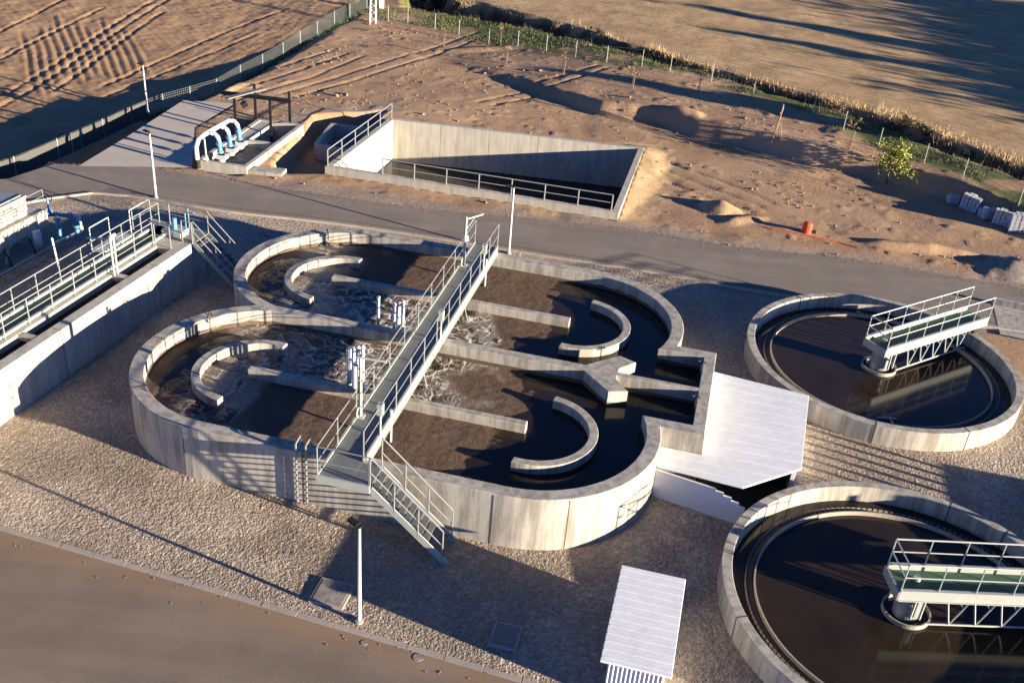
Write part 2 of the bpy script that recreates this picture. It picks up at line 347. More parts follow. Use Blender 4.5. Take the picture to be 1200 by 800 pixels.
# sheets of gravel and paving lie on top inside the plant; holes of the tanks
pl = ((X-LK0[0])*kn[0]+(Y-LK0[1])*kn[1] < 14) & (X > -60) & (X < 60)
inU = inpoly(X, Y, UROAD_N+UROAD_F[::-1]); dU = pdist(X, Y, UROAD_N+UROAD_F[::-1], True)[0]
Zt = np.where(inU, -.06*sm(0, .3, dU), Zt)
nearroad = inpoly(X, Y, [(-45, 25), (-30, 33)]+UROAD_N[1:]+[(60, -80), (-90, -80), (-60, 20)])
Zt = np.where(nearroad, np.minimum(Zt, -.06), Zt)
Zt = np.where(inpoly(X, Y, PADP), -.06, Zt)
ri = inpoly(X, Y, REAR) & (pdist(X, Y, REAR, True)[0] > .12); Zt = np.where(ri, -2.6, Zt)
for pp in (PUMP,):
    pi_ = inpoly(X, Y, pp) & (pdist(X, Y, pp, True)[0] > .1); Zt = np.where(pi_, -1.3, Zt)
ny, nx = X.shape; idx = np.arange(nx*ny).reshape(ny, nx)
Fq = np.stack([idx[:-1, :-1], idx[:-1, 1:], idx[1:, 1:], idx[1:, :-1]], -1).reshape(-1, 4)
d, s, al = region(X, Y, CREST, FAR_L); leftf = (s > 0)*sm(-.3, 1.2, d+fbm(X, Y, 1, 3, 80))
dd, sd, ad = region(X, Y, DRAIN, FAR_D); qq = np.where(sd > 0, dd, -dd)+fbm(X, Y, 1.5, 3, 81)*.8
RFENCE = Gs([(455, 18), (478, 20), (510, 27), (538, 35), (573, 47), (607, 52), (640, 60), (674, 70), (710, 79), (751, 85), (784, 92), (832, 104), (880, 122), (950, 144), (985, 165), (1027, 181), (1080, 200), (1125, 219), (1190, 250)], .5)
df, sf, af = pdist(X, Y, RFENCE)
rf = np.where(sf > 0, df, -df)+fbm(X, Y, 2, 3, 82)*1.0
dR = pdist(X, Y, [REAR[1], REAR[2]])[0]
attrs = dict(leftf=leftf, rightf=sm(3.9, 4.6, qq), drain=sm(.1, .7, qq)*(1-sm(3.7, 4.3, qq)), grassy=sm(-2, 2, X+12.5+(Y-83)*.1)*sm(-.4, .6, rf)*(1-sm(-.1, .8, qq))*sm(-.25, .1, vnoise(X, Y, 1.8, 83)+.08),
             sand=np.clip((1-sm(1.2, 2.6, dR+fbm(X, Y, 1.5, 3, 84)))*(X > 4.4)*(Y > 45.9)*(Y < 58)+(1-sm(.9, 1.5, np.hypot(X-G(845, 246)[0], Y-G(845, 246)[1])))*.6+(1-sm(1.2, 2.6, np.hypot(X-G(250, 105)[0], Y-G(250, 105)[1])))*.7, 0, 1),
             verge=np.clip((1-sm(.5, 1.6, dU+fbm(X, Y, 1.6, 3, 85)*1.3))*.85*(1-leftf)+inpoly(X, Y, Gs([(340, 155), (372, 130), (470, 134), (470, 118), (330, 128)]))*.7+(1-sm(1.5, 2.6, np.hypot(X-G(1195, 316)[0], (Y-G(1195, 316)[1])*1.3))), 0, 1))
g = npmesh('ground', np.stack([X.ravel(), Y.ravel(), Zt.ravel()], 1), Fq, terrain_material(), {k: v.ravel() for k, v in attrs.items()})
tag(g, kind='structure')
# ------------------------------------------------------------------ roads and pads
def sheet(name, poly, z, m, th=.0):
    me = bpy.data.meshes.new(name); vs = [Vector((*p, z)) for p in poly]
    tri = tessellate_polygon([vs]); me.from_pydata([tuple(v) for v in vs], [], [tuple(t) for t in tri]); me.materials.append(m)
    bm = bmesh.new(); bm.from_mesh(me); bmesh.ops.recalc_face_normals(bm, faces=bm.faces)
    if bm.faces and sum(f.normal.z for f in bm.faces) < 0: bmesh.ops.reverse_faces(bm, faces=bm.faces)
    bm.to_mesh(me); bm.free(); o = bpy.data.objects.new(name, me); COL.objects.link(o); return tag(o, kind='structure')
sheet('upper_road', UROAD_N+UROAD_F[::-1], .012, M['asphalt'])
e0 = LK0-kd*60; e1 = LK1+kd*60
sheet('lower_road', [tuple(e0-kn*.12), tuple(e1-kn*.12), tuple(e1-kn*40), tuple(e0-kn*40)], .004, M['asphalt2'])
ap = Gs([(1163, 357), (1260, 378), (1260, 410), (1172, 392)]); sheet('concrete_apron', ap, .022, M['concrete'])
kb = MB(); kb.prism([tuple(np.array(ap[0])), tuple(np.array(ap[1])), tuple(np.array(ap[1])+[0, .2]), tuple(np.array(ap[0])+[0, .2])], -.05, .3); tag(kb.build('low_wall', M['concrete']), 'low concrete kerb wall behind the upper clarifier bridge at the right edge', 'wall')
sheet('concrete_pad', PADP, .02, M['pad'])
kb = MB()
n_k = 34
for k in range(n_k):
    a = LK0-kd*14+kd*k*1.0; b = a+kd*.985; kb.prism([tuple(a-kn*.12), tuple(b-kn*.12), tuple(b+kn*.04), tuple(a+kn*.04)], -.08, .03+random.uniform(0, .008))
tag(kb.build('kerb', M['kerb'], bevel=.006), kind='structure')
kb = MB()
def chain(pts, wd, z0, z1, mb, gap=0):
    P = [np.array(p) for p in pts]
    for i in range(len(P)-1):
        d = P[i+1]-P[i]; d = d/np.hypot(*d); n = np.array([-d[1], d[0]]); mb.prism([tuple(P[i]-n*wd/2), tuple(P[i+1]-d*gap-n*wd/2), tuple(P[i+1]-d*gap+n*wd/2), tuple(P[i]+n*wd/2)], z0, z1)
def smooth_line(pts, st=.6):
    P = np.array(pts); out = []
    for i in range(len(P)-1):
        p0 = P[max(i-1, 0)]; p1 = P[i]; p2 = P[i+1]; p3 = P[min(i+2, len(P)-1)]; n = max(1, int(np.hypot(*(p2-p1))/st))
        for k in range(n): t = k/n; out.append(tuple(.5*((2*p1)+(-p0+p2)*t+(2*p0-5*p1+4*p2-p3)*t*t+(-p0+3*p1-3*p2+p3)*t**3)))
    out.append(tuple(P[-1])); return out
chain([(p[0], p[1]-.06) for p in smooth_line(UROAD_N[1:-1], .9)], .12, -.08, .085, kb, .012)
tag(kb.build('road_kerb', M['kerb']), kind='structure')
gl = MB(); chain([(p[0], p[1]+.42) for p in smooth_line(UROAD_N[4:-1], 2)], .05, .0, .018, gl); tag(gl.build('road_joint', M['joint']), kind='structure')
def dusty(m, nx_, ny_, off, rng_, col):
    t = m.node_tree; N = t.nodes; Lk = t.links; b = N['Principled BSDF']; src = b.inputs['Base Color'].links[0].from_socket
    tc = N.new('ShaderNodeTexCoord'); dt_ = N.new('ShaderNodeVectorMath'); dt_.operation = 'DOT_PRODUCT'; Lk.new(tc.outputs['Object'], dt_.inputs[0]); dt_.inputs[1].default_value = (nx_, ny_, 0)
    n = N.new('ShaderNodeTexNoise'); n.inputs['Scale'].default_value = .6; n.inputs['Detail'].default_value = 8; n.inputs['Roughness'].default_value = .65; Lk.new(tc.outputs['Object'], n.inputs[0])
    ma = N.new('ShaderNodeMath'); ma.operation = 'MULTIPLY_ADD'; Lk.new(n.outputs['Fac'], ma.inputs[0]); ma.inputs[1].default_value = rng_*2.2; Lk.new(dt_.outputs['Value'], ma.inputs[2])
    mr = N.new('ShaderNodeMapRange'); mr.interpolation_type = 'SMOOTHSTEP'; mr.inputs[1].default_value = off+rng_*.2; mr.inputs[2].default_value = off+rng_*1.3; mr.inputs[4].default_value = .65; Lk.new(ma.outputs[0], mr.inputs[0])
    mx = N.new('ShaderNodeMix'); mx.data_type = 'RGBA'; Lk.new(mr.outputs[0], mx.inputs[0]); Lk.new(src, mx.inputs[6]); mx.inputs[7].default_value = (*col, 1); Lk.new(mx.outputs[2], b.inputs['Base Color'])
    n2 = N.new('ShaderNodeTexNoise'); n2.inputs['Scale'].default_value = .9; n2.inputs['Detail'].default_value = 6; mp = N.new('ShaderNodeMapping'); mp.inputs['Rotation'].default_value = (0, 0, -math.atan2(-nx_, ny_)); mp.inputs['Scale'].default_value = (.12, 1.6, 1); Lk.new(tc.outputs['Object'], mp.inputs[0]); Lk.new(mp.outputs[0], n2.inputs[0])
    rp = N.new('ShaderNodeValToRGB'); e = rp.color_ramp.elements; e[0].position = .38; e[0].color = (.90, .89, .885, 1); e[1].position = .62; e[1].color = (1.05, 1.04, 1.03, 1); Lk.new(n2.outputs['Fac'], rp.inputs[0])
    ml = N.new('ShaderNodeMix'); ml.data_type = 'RGBA'; ml.blend_type = 'MULTIPLY'; ml.inputs[0].default_value = 1; Lk.new(mx.outputs[2], ml.inputs[6]); Lk.new(rp.outputs[0], ml.inputs[7]); Lk.new(ml.outputs[2], b.inputs['Base Color'])
dusty(M['asphalt2'], kn[0], kn[1], float(kn@LK0)-.2, 1.0, (.27, .17, .095))
dusty(M['asphalt'], .085, .996, 47.0, .9, (.26, .19, .135))
# ------------------------------------------------------------------ gravel with real stones
def gravel():
    st = .042; gx = np.arange(-25, 19, st); gy = np.arange(15.5, 45.2, st); X, Y = np.meshgrid(gx, gy)
    keep = inpoly(X, Y, [tuple(LK0-kd*14+kn*.03), tuple(LK1+kd*16+kn*.03), (24, 30)]+[(p[0], p[1]-.1) for p in UROAD_N[::-1]][1:-1]+[(-30, 33)])
    # leave out what the tanks cover
    P = np.stack([X-C0[0], Y-C0[1]], -1); U = P@A_; Vv = P@V_
    inlobe = np.zeros(X.shape, bool)
    for s in (-1, 1): inlobe |= np.hypot(np.maximum(abs(U)-4.52, 0), Vv-s*3.506) < 3.6
    inlobe |= (abs(Vv) < 2) & (U > -5) & (U < 9.3)
    for c in (CA, CB): inlobe |= np.hypot(X-c[0], Y-c[1]) < 4.8
    keep &= ~inlobe
    cell = .082; ci = np.floor(X/cell).astype(np.int64); cj = np.floor(Y/cell).astype(np.int64); h = np.zeros(X.shape); tone = np.full(X.shape, .3)
    def hs(i, j, k): n = (i*374761393+j*668265263+k*362437) & 0x7fffffff; n = ((n ^ (n >> 13))*1274126177) & 0x7fffffff; return ((n ^ (n >> 16)) & 0xffff)/65535.
    for di in (-1, 0, 1):
        for dj in (-1, 0, 1):
            i = ci+di; j = cj+dj; px = (i+hs(i, j, 1))*cell; py = (j+hs(i, j, 2))*cell; r = cell*(.45+.45*hs(i, j, 3)); a = hs(i, j, 4)*3.14
            dx = (X-px)*np.cos(a)+(Y-py)*np.sin(a); dy = -(X-px)*np.sin(a)+(Y-py)*np.cos(a)
            v = (1-np.clip((dx/r)**2+(dy/(r*.7))**2, 0, 1))**.5*r*(.35+.5*hs(i, j, 5)); m = v > h; h = np.where(m, v, h); tone = np.where(m, hs(i, j, 6), tone)
    Z = h*.26+fbm(X, Y, 1.3, 3, 90)*.010
    d, s, a_ = pdist(X, Y, [tuple(LK0-kd*20), tuple(LK1+kd*20)]); Z = Z*(.45+.55*sm(0, .5, d))
    tone = np.clip(tone*.75+fbm(X, Y, 2.5, 4, 91)*.8+.1-.35*sm(.12, .3, fbm(X, Y, 1.1, 3, 92)), 0, 1)
    ny, nx = X.shape; fk = keep[:-1, :-1] & keep[1:, 1:] & keep[:-1, 1:] & keep[1:, :-1]
    idx = np.arange(nx*ny).reshape(ny, nx); F = np.stack([idx[:-1, :-1], idx[:-1, 1:], idx[1:, 1:], idx[1:, :-1]], -1)[fk]
    used, inv = np.unique(F, return_inverse=True); F = inv.reshape(-1, 4)
    m = bpy.data.materials.new('gravel'); m.use_nodes = True; t = m.node_tree; b = t.nodes['Principled BSDF']; at = t.nodes.new('ShaderNodeAttribute'); at.attribute_name = 'tone'
    r = t.nodes.new('ShaderNodeValToRGB'); e = r.color_ramp.elements; e[0].color = (.15, .118, .09, 1); e[1].color = (.60, .50, .39, 1); e.new(.5).color = (.32, .255, .192, 1)
    tc = t.nodes.new('ShaderNodeTexCoord'); b.inputs['Roughness'].default_value = .95; LN = t.links.new
    def vor(sc):
        v = t.nodes.new('ShaderNodeTexVoronoi'); v.inputs['Scale'].default_value = sc; v.inputs['Randomness'].default_value = 1; LN(tc.outputs['Object'], v.inputs['Vector']); return v
    def mth(op, a, c):
        x = t.nodes.new('ShaderNodeMath'); x.operation = op
        for k, q in enumerate((a, c)):
            if isinstance(q, float): x.inputs[k].default_value = q
            else: LN(q, x.inputs[k])
        return x.outputs[0]
    v1 = vor(14.5); v2 = vor(31.0); sp = t.nodes.new('ShaderNodeSeparateColor'); LN(v1.outputs['Color'], sp.inputs[0]); sp2 = t.nodes.new('ShaderNodeSeparateColor'); LN(v2.outputs['Color'], sp2.inputs[0])
    tn = mth('ADD', mth('MULTIPLY', at.outputs['Fac'], .45), mth('ADD', mth('MULTIPLY', sp.outputs[0], .33), mth('MULTIPLY', sp2.outputs[0], .22)))
    LN(tn, r.inputs[0]); LN(r.outputs[0], b.inputs['Base Color'])
    hh = mth('ADD', mth('MULTIPLY', mth('SUBTRACT', .6, v1.outputs['Distance']), mth('ADD', sp.outputs[1], .4)), mth('MULTIPLY', mth('SUBTRACT', .6, v2.outputs['Distance']), .45))
    bp = t.nodes.new('ShaderNodeBump'); bp.inputs['Strength'].default_value = .85; bp.inputs['Distance'].default_value = .035; LN(hh, bp.inputs['Height']); LN(bp.outputs[0], b.inputs['Normal'])
    o = npmesh('gravel', np.stack([X.ravel(), Y.ravel(), Z.ravel()], 1)[used], F, m, dict(tone=tone.ravel()[used]), smooth=True)
    tag(o, kind='structure')
CA = np.array(D(15.76, 6.58)[:2]); CB = np.array(D(15.70, -6.75)[:2])
CA = np.array([13.85, 34.14]); CB = np.array([11.17, 21.11])
gravel()
# ------------------------------------------------------------------ oxidation ditch
RO, RI, UC, VC, ZR, ZW = 3.927, 3.48, 4.52, 3.506, 1.8, 1.27
def arcpts(cu, cv, r, a0, a1, n): return [(cu+r*math.cos(math.radians(a0+(a1-a0)*i/n)), cv+r*math.sin(math.radians(a0+(a1-a0)*i/n))) for i in range(n+1)]
def ditch_outline():
    # outer ring, counter-clockwise, plant frame
    aj = math.degrees(math.asin(VC/RO))
    ar = math.degrees(math.asin((VC-2.6)/RO))
    out = arcpts(-UC, -VC, RO, 180-aj, 270, 36)+arcpts(UC, -VC, RO, 270, 360+ar, 40)+[(9.7, -2.6), (9.7, 2.6)]
    out += arcpts(UC, VC, RO, -ar, 90, 40)+arcpts(-UC, VC, RO, 90, 180+aj, 36)[:-1]
    return out
def ditch_hole(s):
    ai = math.degrees(math.asin((VC-.2)/RI)); ar = math.degrees(math.asin((VC-2.15)/RI))
    h = [(-5.2, .2), (5.5, .2), (6.5, 1.2), (7.1, .95), (6.62, .34), (6.62, .12), (9.3, .1), (9.3, 2.15)]
    h += arcpts(UC, VC, RI, -ar, 90, 36)+arcpts(-UC, VC, RI, 90, 180+ai, 40)
    return [(a, b*s) for a, b in h]
dt = thing('oxidation_ditch', 'large double-lobed grey concrete tank of brown foaming water in the middle', 'water tank', D(0, 0, 0))
outer = ditch_outline(); holes = [ditch_hole(1), ditch_hole(-1)]
def walls(loops, z0, z1):
    mb = MB(); vs = [[Vector(D(*p, z1)) for p in lp] for lp in loops]; flat = [v for l in vs for v in l]
    tri = tessellate_polygon(vs); mb.add(flat, [tuple(t) for t in tri])
    for lp in loops:
        n = len(lp); mb.add([D(*p, z1) for p in lp]+[D(*p, z0) for p in lp], [(i, (i+1) % n, n+(i+1) % n, n+i) for i in range(n)])
    bm = bmesh.new(); return mb
wl = walls([outer]+holes, -.15, ZR)
w_o = wl.build('wall', M['concrete'], dt)
# merge the top and side vertices
bm = bmesh.new(); bm.from_mesh(w_o.data); bmesh.ops.remove_doubles(bm, verts=bm.verts, dist=.002); bmesh.ops.recalc_face_normals(bm, faces=bm.faces)
es = [e for e in bm.edges if len(e.link_faces) == 2 and e.calc_face_angle(0) > .9 and abs(e.verts[0].co.z-e.verts[1].co.z) < .01]
bmesh.ops.bevel(bm, geom=es, offset=.018, segments=1, affect='EDGES'); bm.to_mesh(w_o.data); bm.free()
for a in (222, 246):
    pass
def outer_joint(u, v, nu, nv, wd=.03):
    t = np.array([-nv, nu]); mb = MB(); P = [(u+t[0]*wd+nu*.006, v+t[1]*wd+nv*.006), (u-t[0]*wd+nu*.006, v-t[1]*wd+nv*.006), (u-t[0]*wd-nu*.05, v-t[1]*wd-nv*.05), (u+t[0]*wd-nu*.05, v+t[1]*wd-nv*.05)]
    mb.prism([D(*p)[:2] for p in P], -.1, ZR-.05); mb.build('expansion_joint', M['joint'], w_o)
for a in (205, 262): outer_joint(-UC+RO*math.cos(math.radians(a)), -VC+RO*math.sin(math.radians(a)), math.cos(math.radians(a)), math.sin(math.radians(a)), .012)
for u in (-1.3, 4.3): outer_joint(u, -VC-RO, 0, -1, .02)
outer_joint(UC+RO*math.cos(math.radians(-62)), -VC+RO*math.sin(math.radians(-62)), math.cos(math.radians(-62)), math.sin(math.radians(-62)), .01)
# top joints across the rim
for s, a in ((-1, 175), (1, 120), (1, 200), (-1, 222)):
    mb = MB(); cu = -UC
    mb.arc((cu, s*VC), RI-.012, RO+.012, math.radians(a-.35), math.radians(a+.35), ZR-.3, ZR+.004, 1, D); mb.build('expansion_joint', M['joint'], w_o)
# guide wall blocks along the water
def ditch_water():
    st = .08; us = np.arange(-8.6, 9.45, st); vv = np.arange(-7.2, 7.2, st); U, V = np.meshgrid(us, vv)
    keep = inpoly(U, V, [(p[0]*1.0, p[1]) for p in outer]) & (pdist(U, V, outer, True)[0] > .1)
    s = np.sign(V); vl = abs(V)-VC; W = fbm(U, V, 1.6, 4, 100)
    inner = vl*1.0 < 0     # channel beside the dividing wall
    r_l = np.hypot(U+UC, vl); r_r = np.hypot(U-UC, vl)
    foam = 1-sm(2.7, 4.6, U+W*1.5+np.maximum(-vl, 0)*.1+np.maximum(vl-.5, 0)*.25)          # clear water in the right bends
    foam = np.where((U < -4.2), np.minimum(foam, .35+.65*sm(2.75, 3.1, r_l+W*1.0)), foam)   # dark water round the left guide wall
    foam = np.where((U < -4.2) & (r_l < 1.9), .6, foam)
    foam = np.maximum(foam, .0)
    swirl = (vl < -.1)*sm(-6.8, -5.5, U+W*2)*(1-sm(1.0, 2.2, U+W*2.5))
    swirl = np.maximum(swirl, (vl > 0)*sm(-7.2, -6, U+W)*(1-sm(-5.2, -4, U+W*2))*.6)
    smooth_ = (vl > .1)*(sm(-5.2, -4.0, U+W*2))*(1-sm(-1.9, -1.6, U))*.0
    ny, nx = U.shape; idx = np.arange(nx*ny).reshape(ny, nx); fk = keep[:-1, :-1] & keep[1:, 1:] & keep[:-1, 1:] & keep[1:, :-1]
    F = np.stack([idx[:-1, :-1], idx[:-1, 1:], idx[1:, 1:], idx[1:, :-1]], -1)[fk]; used, inv = np.unique(F, return_inverse=True)
    XX = C0[0]+A_[0]*U+V_[0]*V; YY = C0[1]+A_[1]*U+V_[1]*V
    Z = ZW+foam*(.02*fbm(U, V, .5, 3, 101)+.012*fbm(U, V, .2, 2, 102))
    m = bpy.data.materials.new('foaming_sludge'); m.use_nodes = True; t = m.node_tree; N = t.nodes; Lk = t.links; b = N['Principled BSDF']
    tc = N.new('ShaderNodeTexCoord')
    def at(n): a = N.new('ShaderNodeAttribute'); a.attribute_name = n; return a.outputs['Fac']
    def nz(s, d=6, r=.6, dist=0, vec=None):
        n = N.new('ShaderNodeTexNoise'); n.inputs['Scale'].default_value = s; n.inputs['Detail'].default_value = d; n.inputs['Roughness'].default_value = r; n.inputs['Distortion'].default_value = dist
        Lk.new(vec or tc.outputs['Object'], n.inputs['Vector']); return n
    def math_(op, a, bb=None, c=None):
        x = N.new('ShaderNodeMath'); x.operation = op
        for i, q in enumerate((a, bb, c)):
            if q is None: continue
            if isinstance(q, (int, float)): x.inputs[i].default_value = q
            else: Lk.new(q, x.inputs[i])
        return x.outputs[0]
    def ss(src, a, c):
        x = N.new('ShaderNodeMapRange'); x.interpolation_type = 'SMOOTHSTEP'; x.inputs[1].default_value = a; x.inputs[2].default_value = c; Lk.new(src, x.inputs[0]); return x.outputs[0]
    # warped coordinates for the eddies
    wn = nz(.9, 3, .5); wa = N.new('ShaderNodeVectorMath'); wa.operation = 'MULTIPLY_ADD'; Lk.new(wn.outputs['Color'], wa.inputs[0]); wa.inputs[1].default_value = (1.6, 1.6, 0); Lk.new(tc.outputs['Object'], wa.inputs[2])
    vo = N.new('ShaderNodeTexVoronoi'); vo.feature = 'DISTANCE_TO_EDGE'; vo.inputs['Scale'].default_value = 1.9; Lk.new(wa.outputs[0], vo.inputs['Vector'])
    vo2 = N.new('ShaderNodeTexVoronoi'); vo2.feature = 'DISTANCE_TO_EDGE'; vo2.inputs['Scale'].default_value = 3.7; Lk.new(wa.outputs[0], vo2.inputs['Vector'])
    l1 = math_('SUBTRACT', 1, ss(vo.outputs['Distance'], .015, .10)); l2 = math_('MULTIPLY', math_('SUBTRACT', 1, ss(vo2.outputs['Distance'], .01, .08)), .55)
    lines = math_('MULTIPLY', math_('MAXIMUM', l1, l2), ss(nz(2.5, 5, .7).outputs['Fac'], .38, .58))
    body = ss(nz(1.3, 8, .68, 1.2, wa.outputs[0]).outputs['Fac'], .44, .54)
    spk = ss(nz(7, 5, .7, .4).outputs['Fac'], .30, .50)
    fo = at('foam'); sw = at('swirl')
    solid = math_('MULTIPLY', ss(math_('ADD', fo, math_('MULTIPLY', math_('SUBTRACT', nz(1.0, 7, .7, .8).outputs['Fac'], .5), 1.6)), .42, .6), math_('ADD', .55, math_('MULTIPLY', spk, .45)))
    swf = math_('ADD', math_('MULTIPLY', lines, .9), math_('MULTIPLY', body, .26))
    mask = N.new('ShaderNodeMix'); mask.data_type = 'FLOAT'; Lk.new(sw, mask.inputs[0]); Lk.new(solid, mask.inputs[2]); Lk.new(swf, mask.inputs[3]); mk = mask.outputs[0]
    fc = N.new('ShaderNodeValToRGB'); e = fc.color_ramp.elements; e[0].position = .3; e[0].color = (.055, .034, .023, 1); e[1].position = .72; e[1].color = (.175, .115, .078, 1)
    Lk.new(nz(6.5, 9, .85, .6).outputs['Fac'], fc.inputs[0])
    fc2 = N.new('ShaderNodeMix'); fc2.data_type = 'RGBA'; Lk.new(sw, fc2.inputs[0]); Lk.new(fc.outputs[0], fc2.inputs[6]); fc2.inputs[7].default_value = (.62, .55, .47, 1)
    cm = N.new('ShaderNodeMix'); cm.data_type = 'RGBA'; Lk.new(mk, cm.inputs[0]); cm.inputs[6].default_value = (.022, .015, .011, 1); Lk.new(fc2.outputs[2], cm.inputs[7]); Lk.new(cm.outputs[2], b.inputs['Base Color'])
    rm = N.new('ShaderNodeMapRange'); rm.inputs[3].default_value = .12; rm.inputs[4].default_value = .9; Lk.new(mk, rm.inputs[0]); Lk.new(rm.outputs[0], b.inputs['Roughness'])
    b.inputs['IOR'].default_value = 1.33
    bp = N.new('ShaderNodeBump'); bp.inputs['Strength'].default_value = .6; bp.inputs['Distance'].default_value = .05
    hh = math_('ADD', mk, math_('MULTIPLY', math_('MULTIPLY', nz(5, 6, .7).outputs['Fac'], math_('MAXIMUM', fo, sw)), .8)); Lk.new(hh, bp.inputs['Height']); Lk.new(bp.outputs[0], b.inputs['Normal'])
    P = np.stack([XX.ravel(), YY.ravel(), Z.ravel()], 1)[used]-np.array([*dt.location])
    o = npmesh('foaming_water', P, inv.reshape(-1, 4), m, dict(foam=foam.ravel()[used], swirl=swirl.ravel()[used])); o.parent = dt
    tag(o, 'brown frothy water with pale foam eddies')
ditch_water()
ZB = 1.58
for s in (1, -1):
    mb = MB(); mb.box(D, -4.85, 4.35, s*VC-.14+(.0), s*VC+.14, .6, ZB)
    mb.build('straight_baffle', M['concrete'], dt, bevel=.02)
    for e, a0, a1 in ((-1, 82, 262), (1, 82, -98)):
        c = (e*4.62, s*VC-.12)
        mb = MB(); mb.arc(c, 1.68, 1.96, math.radians(a0), math.radians(a1), .6, ZB, 40, D); mb.build('curved_baffle', M['concrete'], dt, bevel=.015)
# waterline slime bands on the inner faces
for k, hole in enumerate(holes):
    mb = MB(); n = len(hole); cx = sum(p[0] for p in hole)/n; cy = sum(p[1] for p in hole)/n
    H2 = []
    for i in range(n):
        a, b, c = hole[i-1], hole[i], hole[(i+1) % n]; d = np.array([c[0]-a[0], c[1]-a[1]]); d = d/np.hypot(*d); nn = np.array([-d[1], d[0]])
        if not inpoly(np.array([b[0]+nn[0]*.05]), np.array([b[1]+nn[1]*.05]), hole)[0]: nn = -nn
        H2.append((b[0]+nn[0]*.006, b[1]+nn[1]*.006))
    mb.add([D(*p, ZW+.13+.03*math.sin(i*1.7)) for i, p in enumerate(H2)]+[D(*p, ZW-.1) for p in H2], [(i, (i+1) % n, n+(i+1) % n, n+i) for i in range(n)]); mb.build('waterline_stain', M['slime'], dt)
# weir gates in the outlet box
for s in (-1, 1):
    mb = MB(); mb.box(D, 9.22, 9.28, s*1.13-.75, s*1.13+.75, 1.0, 1.62); mb.bar(D(9.25, s*1.13, 1.6), D(9.25, s*1.13, 2.15), .02); mb.torus(D(9.25, s*1.13, 2.15), .12, .015)
    mb.build('weir_gate', M['blackst'], dt)
mb = MB().torus(D(-UC+3.52*math.cos(math.radians(143)), -VC+3.52*math.sin(math.radians(143)), ZR-.0), .17, .018, (A_[0], A_[1], 0)); mb.build('lifting_ring', M['blackst'], dt)
# ------------------------------------------------------------------ railing helper
def railing(parent, pts, h, posts=True, sp=1.1, r=.022, m='galv', name='handrail', mid=1, pm=None, toe=False):
    mb = MB(); P = [Vector(p) for p in pts]
    for k in range(mid+1):
        hh = h*(1-k/(mid+1)); mb.path([p+Vector((0, 0, hh)) for p in P], r*(1 if k == 0 else .8), 6)
    o = mb.build(name, M[m], parent, smooth=False)
    if posts:
        done = []
        for a, b in zip(P, P[1:]):
            n = max(1, round((b-a).length/sp))
            for i in range(n+1):
                q = a.lerp(b, i/n)
                if any((q-d_).length < .05 for d_ in done): continue
                done.append(q)
                if parent.parent is None: MB().bar(q, q+Vector((0, 0, h)), r*1.05, 6).build('post', M[m], o)
                else: mb2 = MB().bar(q, q+Vector((0, 0, h)), r*1.05, 6).build('post', M[m], parent)
    return o
# ------------------------------------------------------------------ catwalk over the ditch
ZC = 2.07; CW = .47; CU = .12
ct = thing('catwalk', 'long galvanised steel catwalk with handrails crossing the double-lobed tank', 'catwalk', D(0, -8.6, 0))
mb = MB()
for i in range(16):
    v0 = -8.6+i*.98; mb.box(D, CU-CW+.04, CU+CW-.04, v0, v0+.965 if i < 15 else 7.35, ZC-.04, ZC+(.0 if i % 2 else .004))
mb.build('deck', M['grating'], ct)
for s in (-1, 1):
    mb = MB()
    mb.box(D, CU+s*CW-.035, CU+s*CW+.035, -8.6 if s < 0 else -7.62, 7.35, ZC+.06, ZC+.09); mb.box(D, CU+s*CW-.012, CU+s*CW+.012, -8.6 if s < 0 else -7.62, 7.35, ZC-.24, ZC+.06)
    mb.box(D, CU+s*CW-.06, CU+s*CW+.06, -8.6 if s < 0 else -7.62, 7.35, ZC-.265, ZC-.24); mb.build('stringer', M['galv_w'], ct)
railing(ct, [D(CU-CW, 7.3, ZC+.05), D(CU-CW, -8.6, ZC), D(1.12, -8.6, ZC)], .98, sp=1.4, mid=1, r=.019)
railing(ct, [D(CU+CW, 7.3, ZC+.05), D(CU+CW, -7.6, ZC+.05)], .98, sp=1.4, mid=1, r=.019)
mb = MB()
for u, v in ((CU+CW+.02, -5.4), (CU+CW+.02, 5.45)): mb.bar(D(u, v, .5), D(u, v, ZC+.35), .05, 8)
for v in (-7.2, 7.2):
    for s in (-1, 1): mb.box(D, CU+s*CW-.08, CU+s*CW+.08, v-.1, v+.1, ZR+.001, ZC-.266)
mb.split('column', M['galv_w'], ct)
mb = MB()
for v in (-2.2, 2.6): mb.bar(D(CU+CW, v, ZC-.25), D(CU+CW+.25, v-.1, ZW-.3), .018, 6)
mb.split('brace', M['galv'], ct)
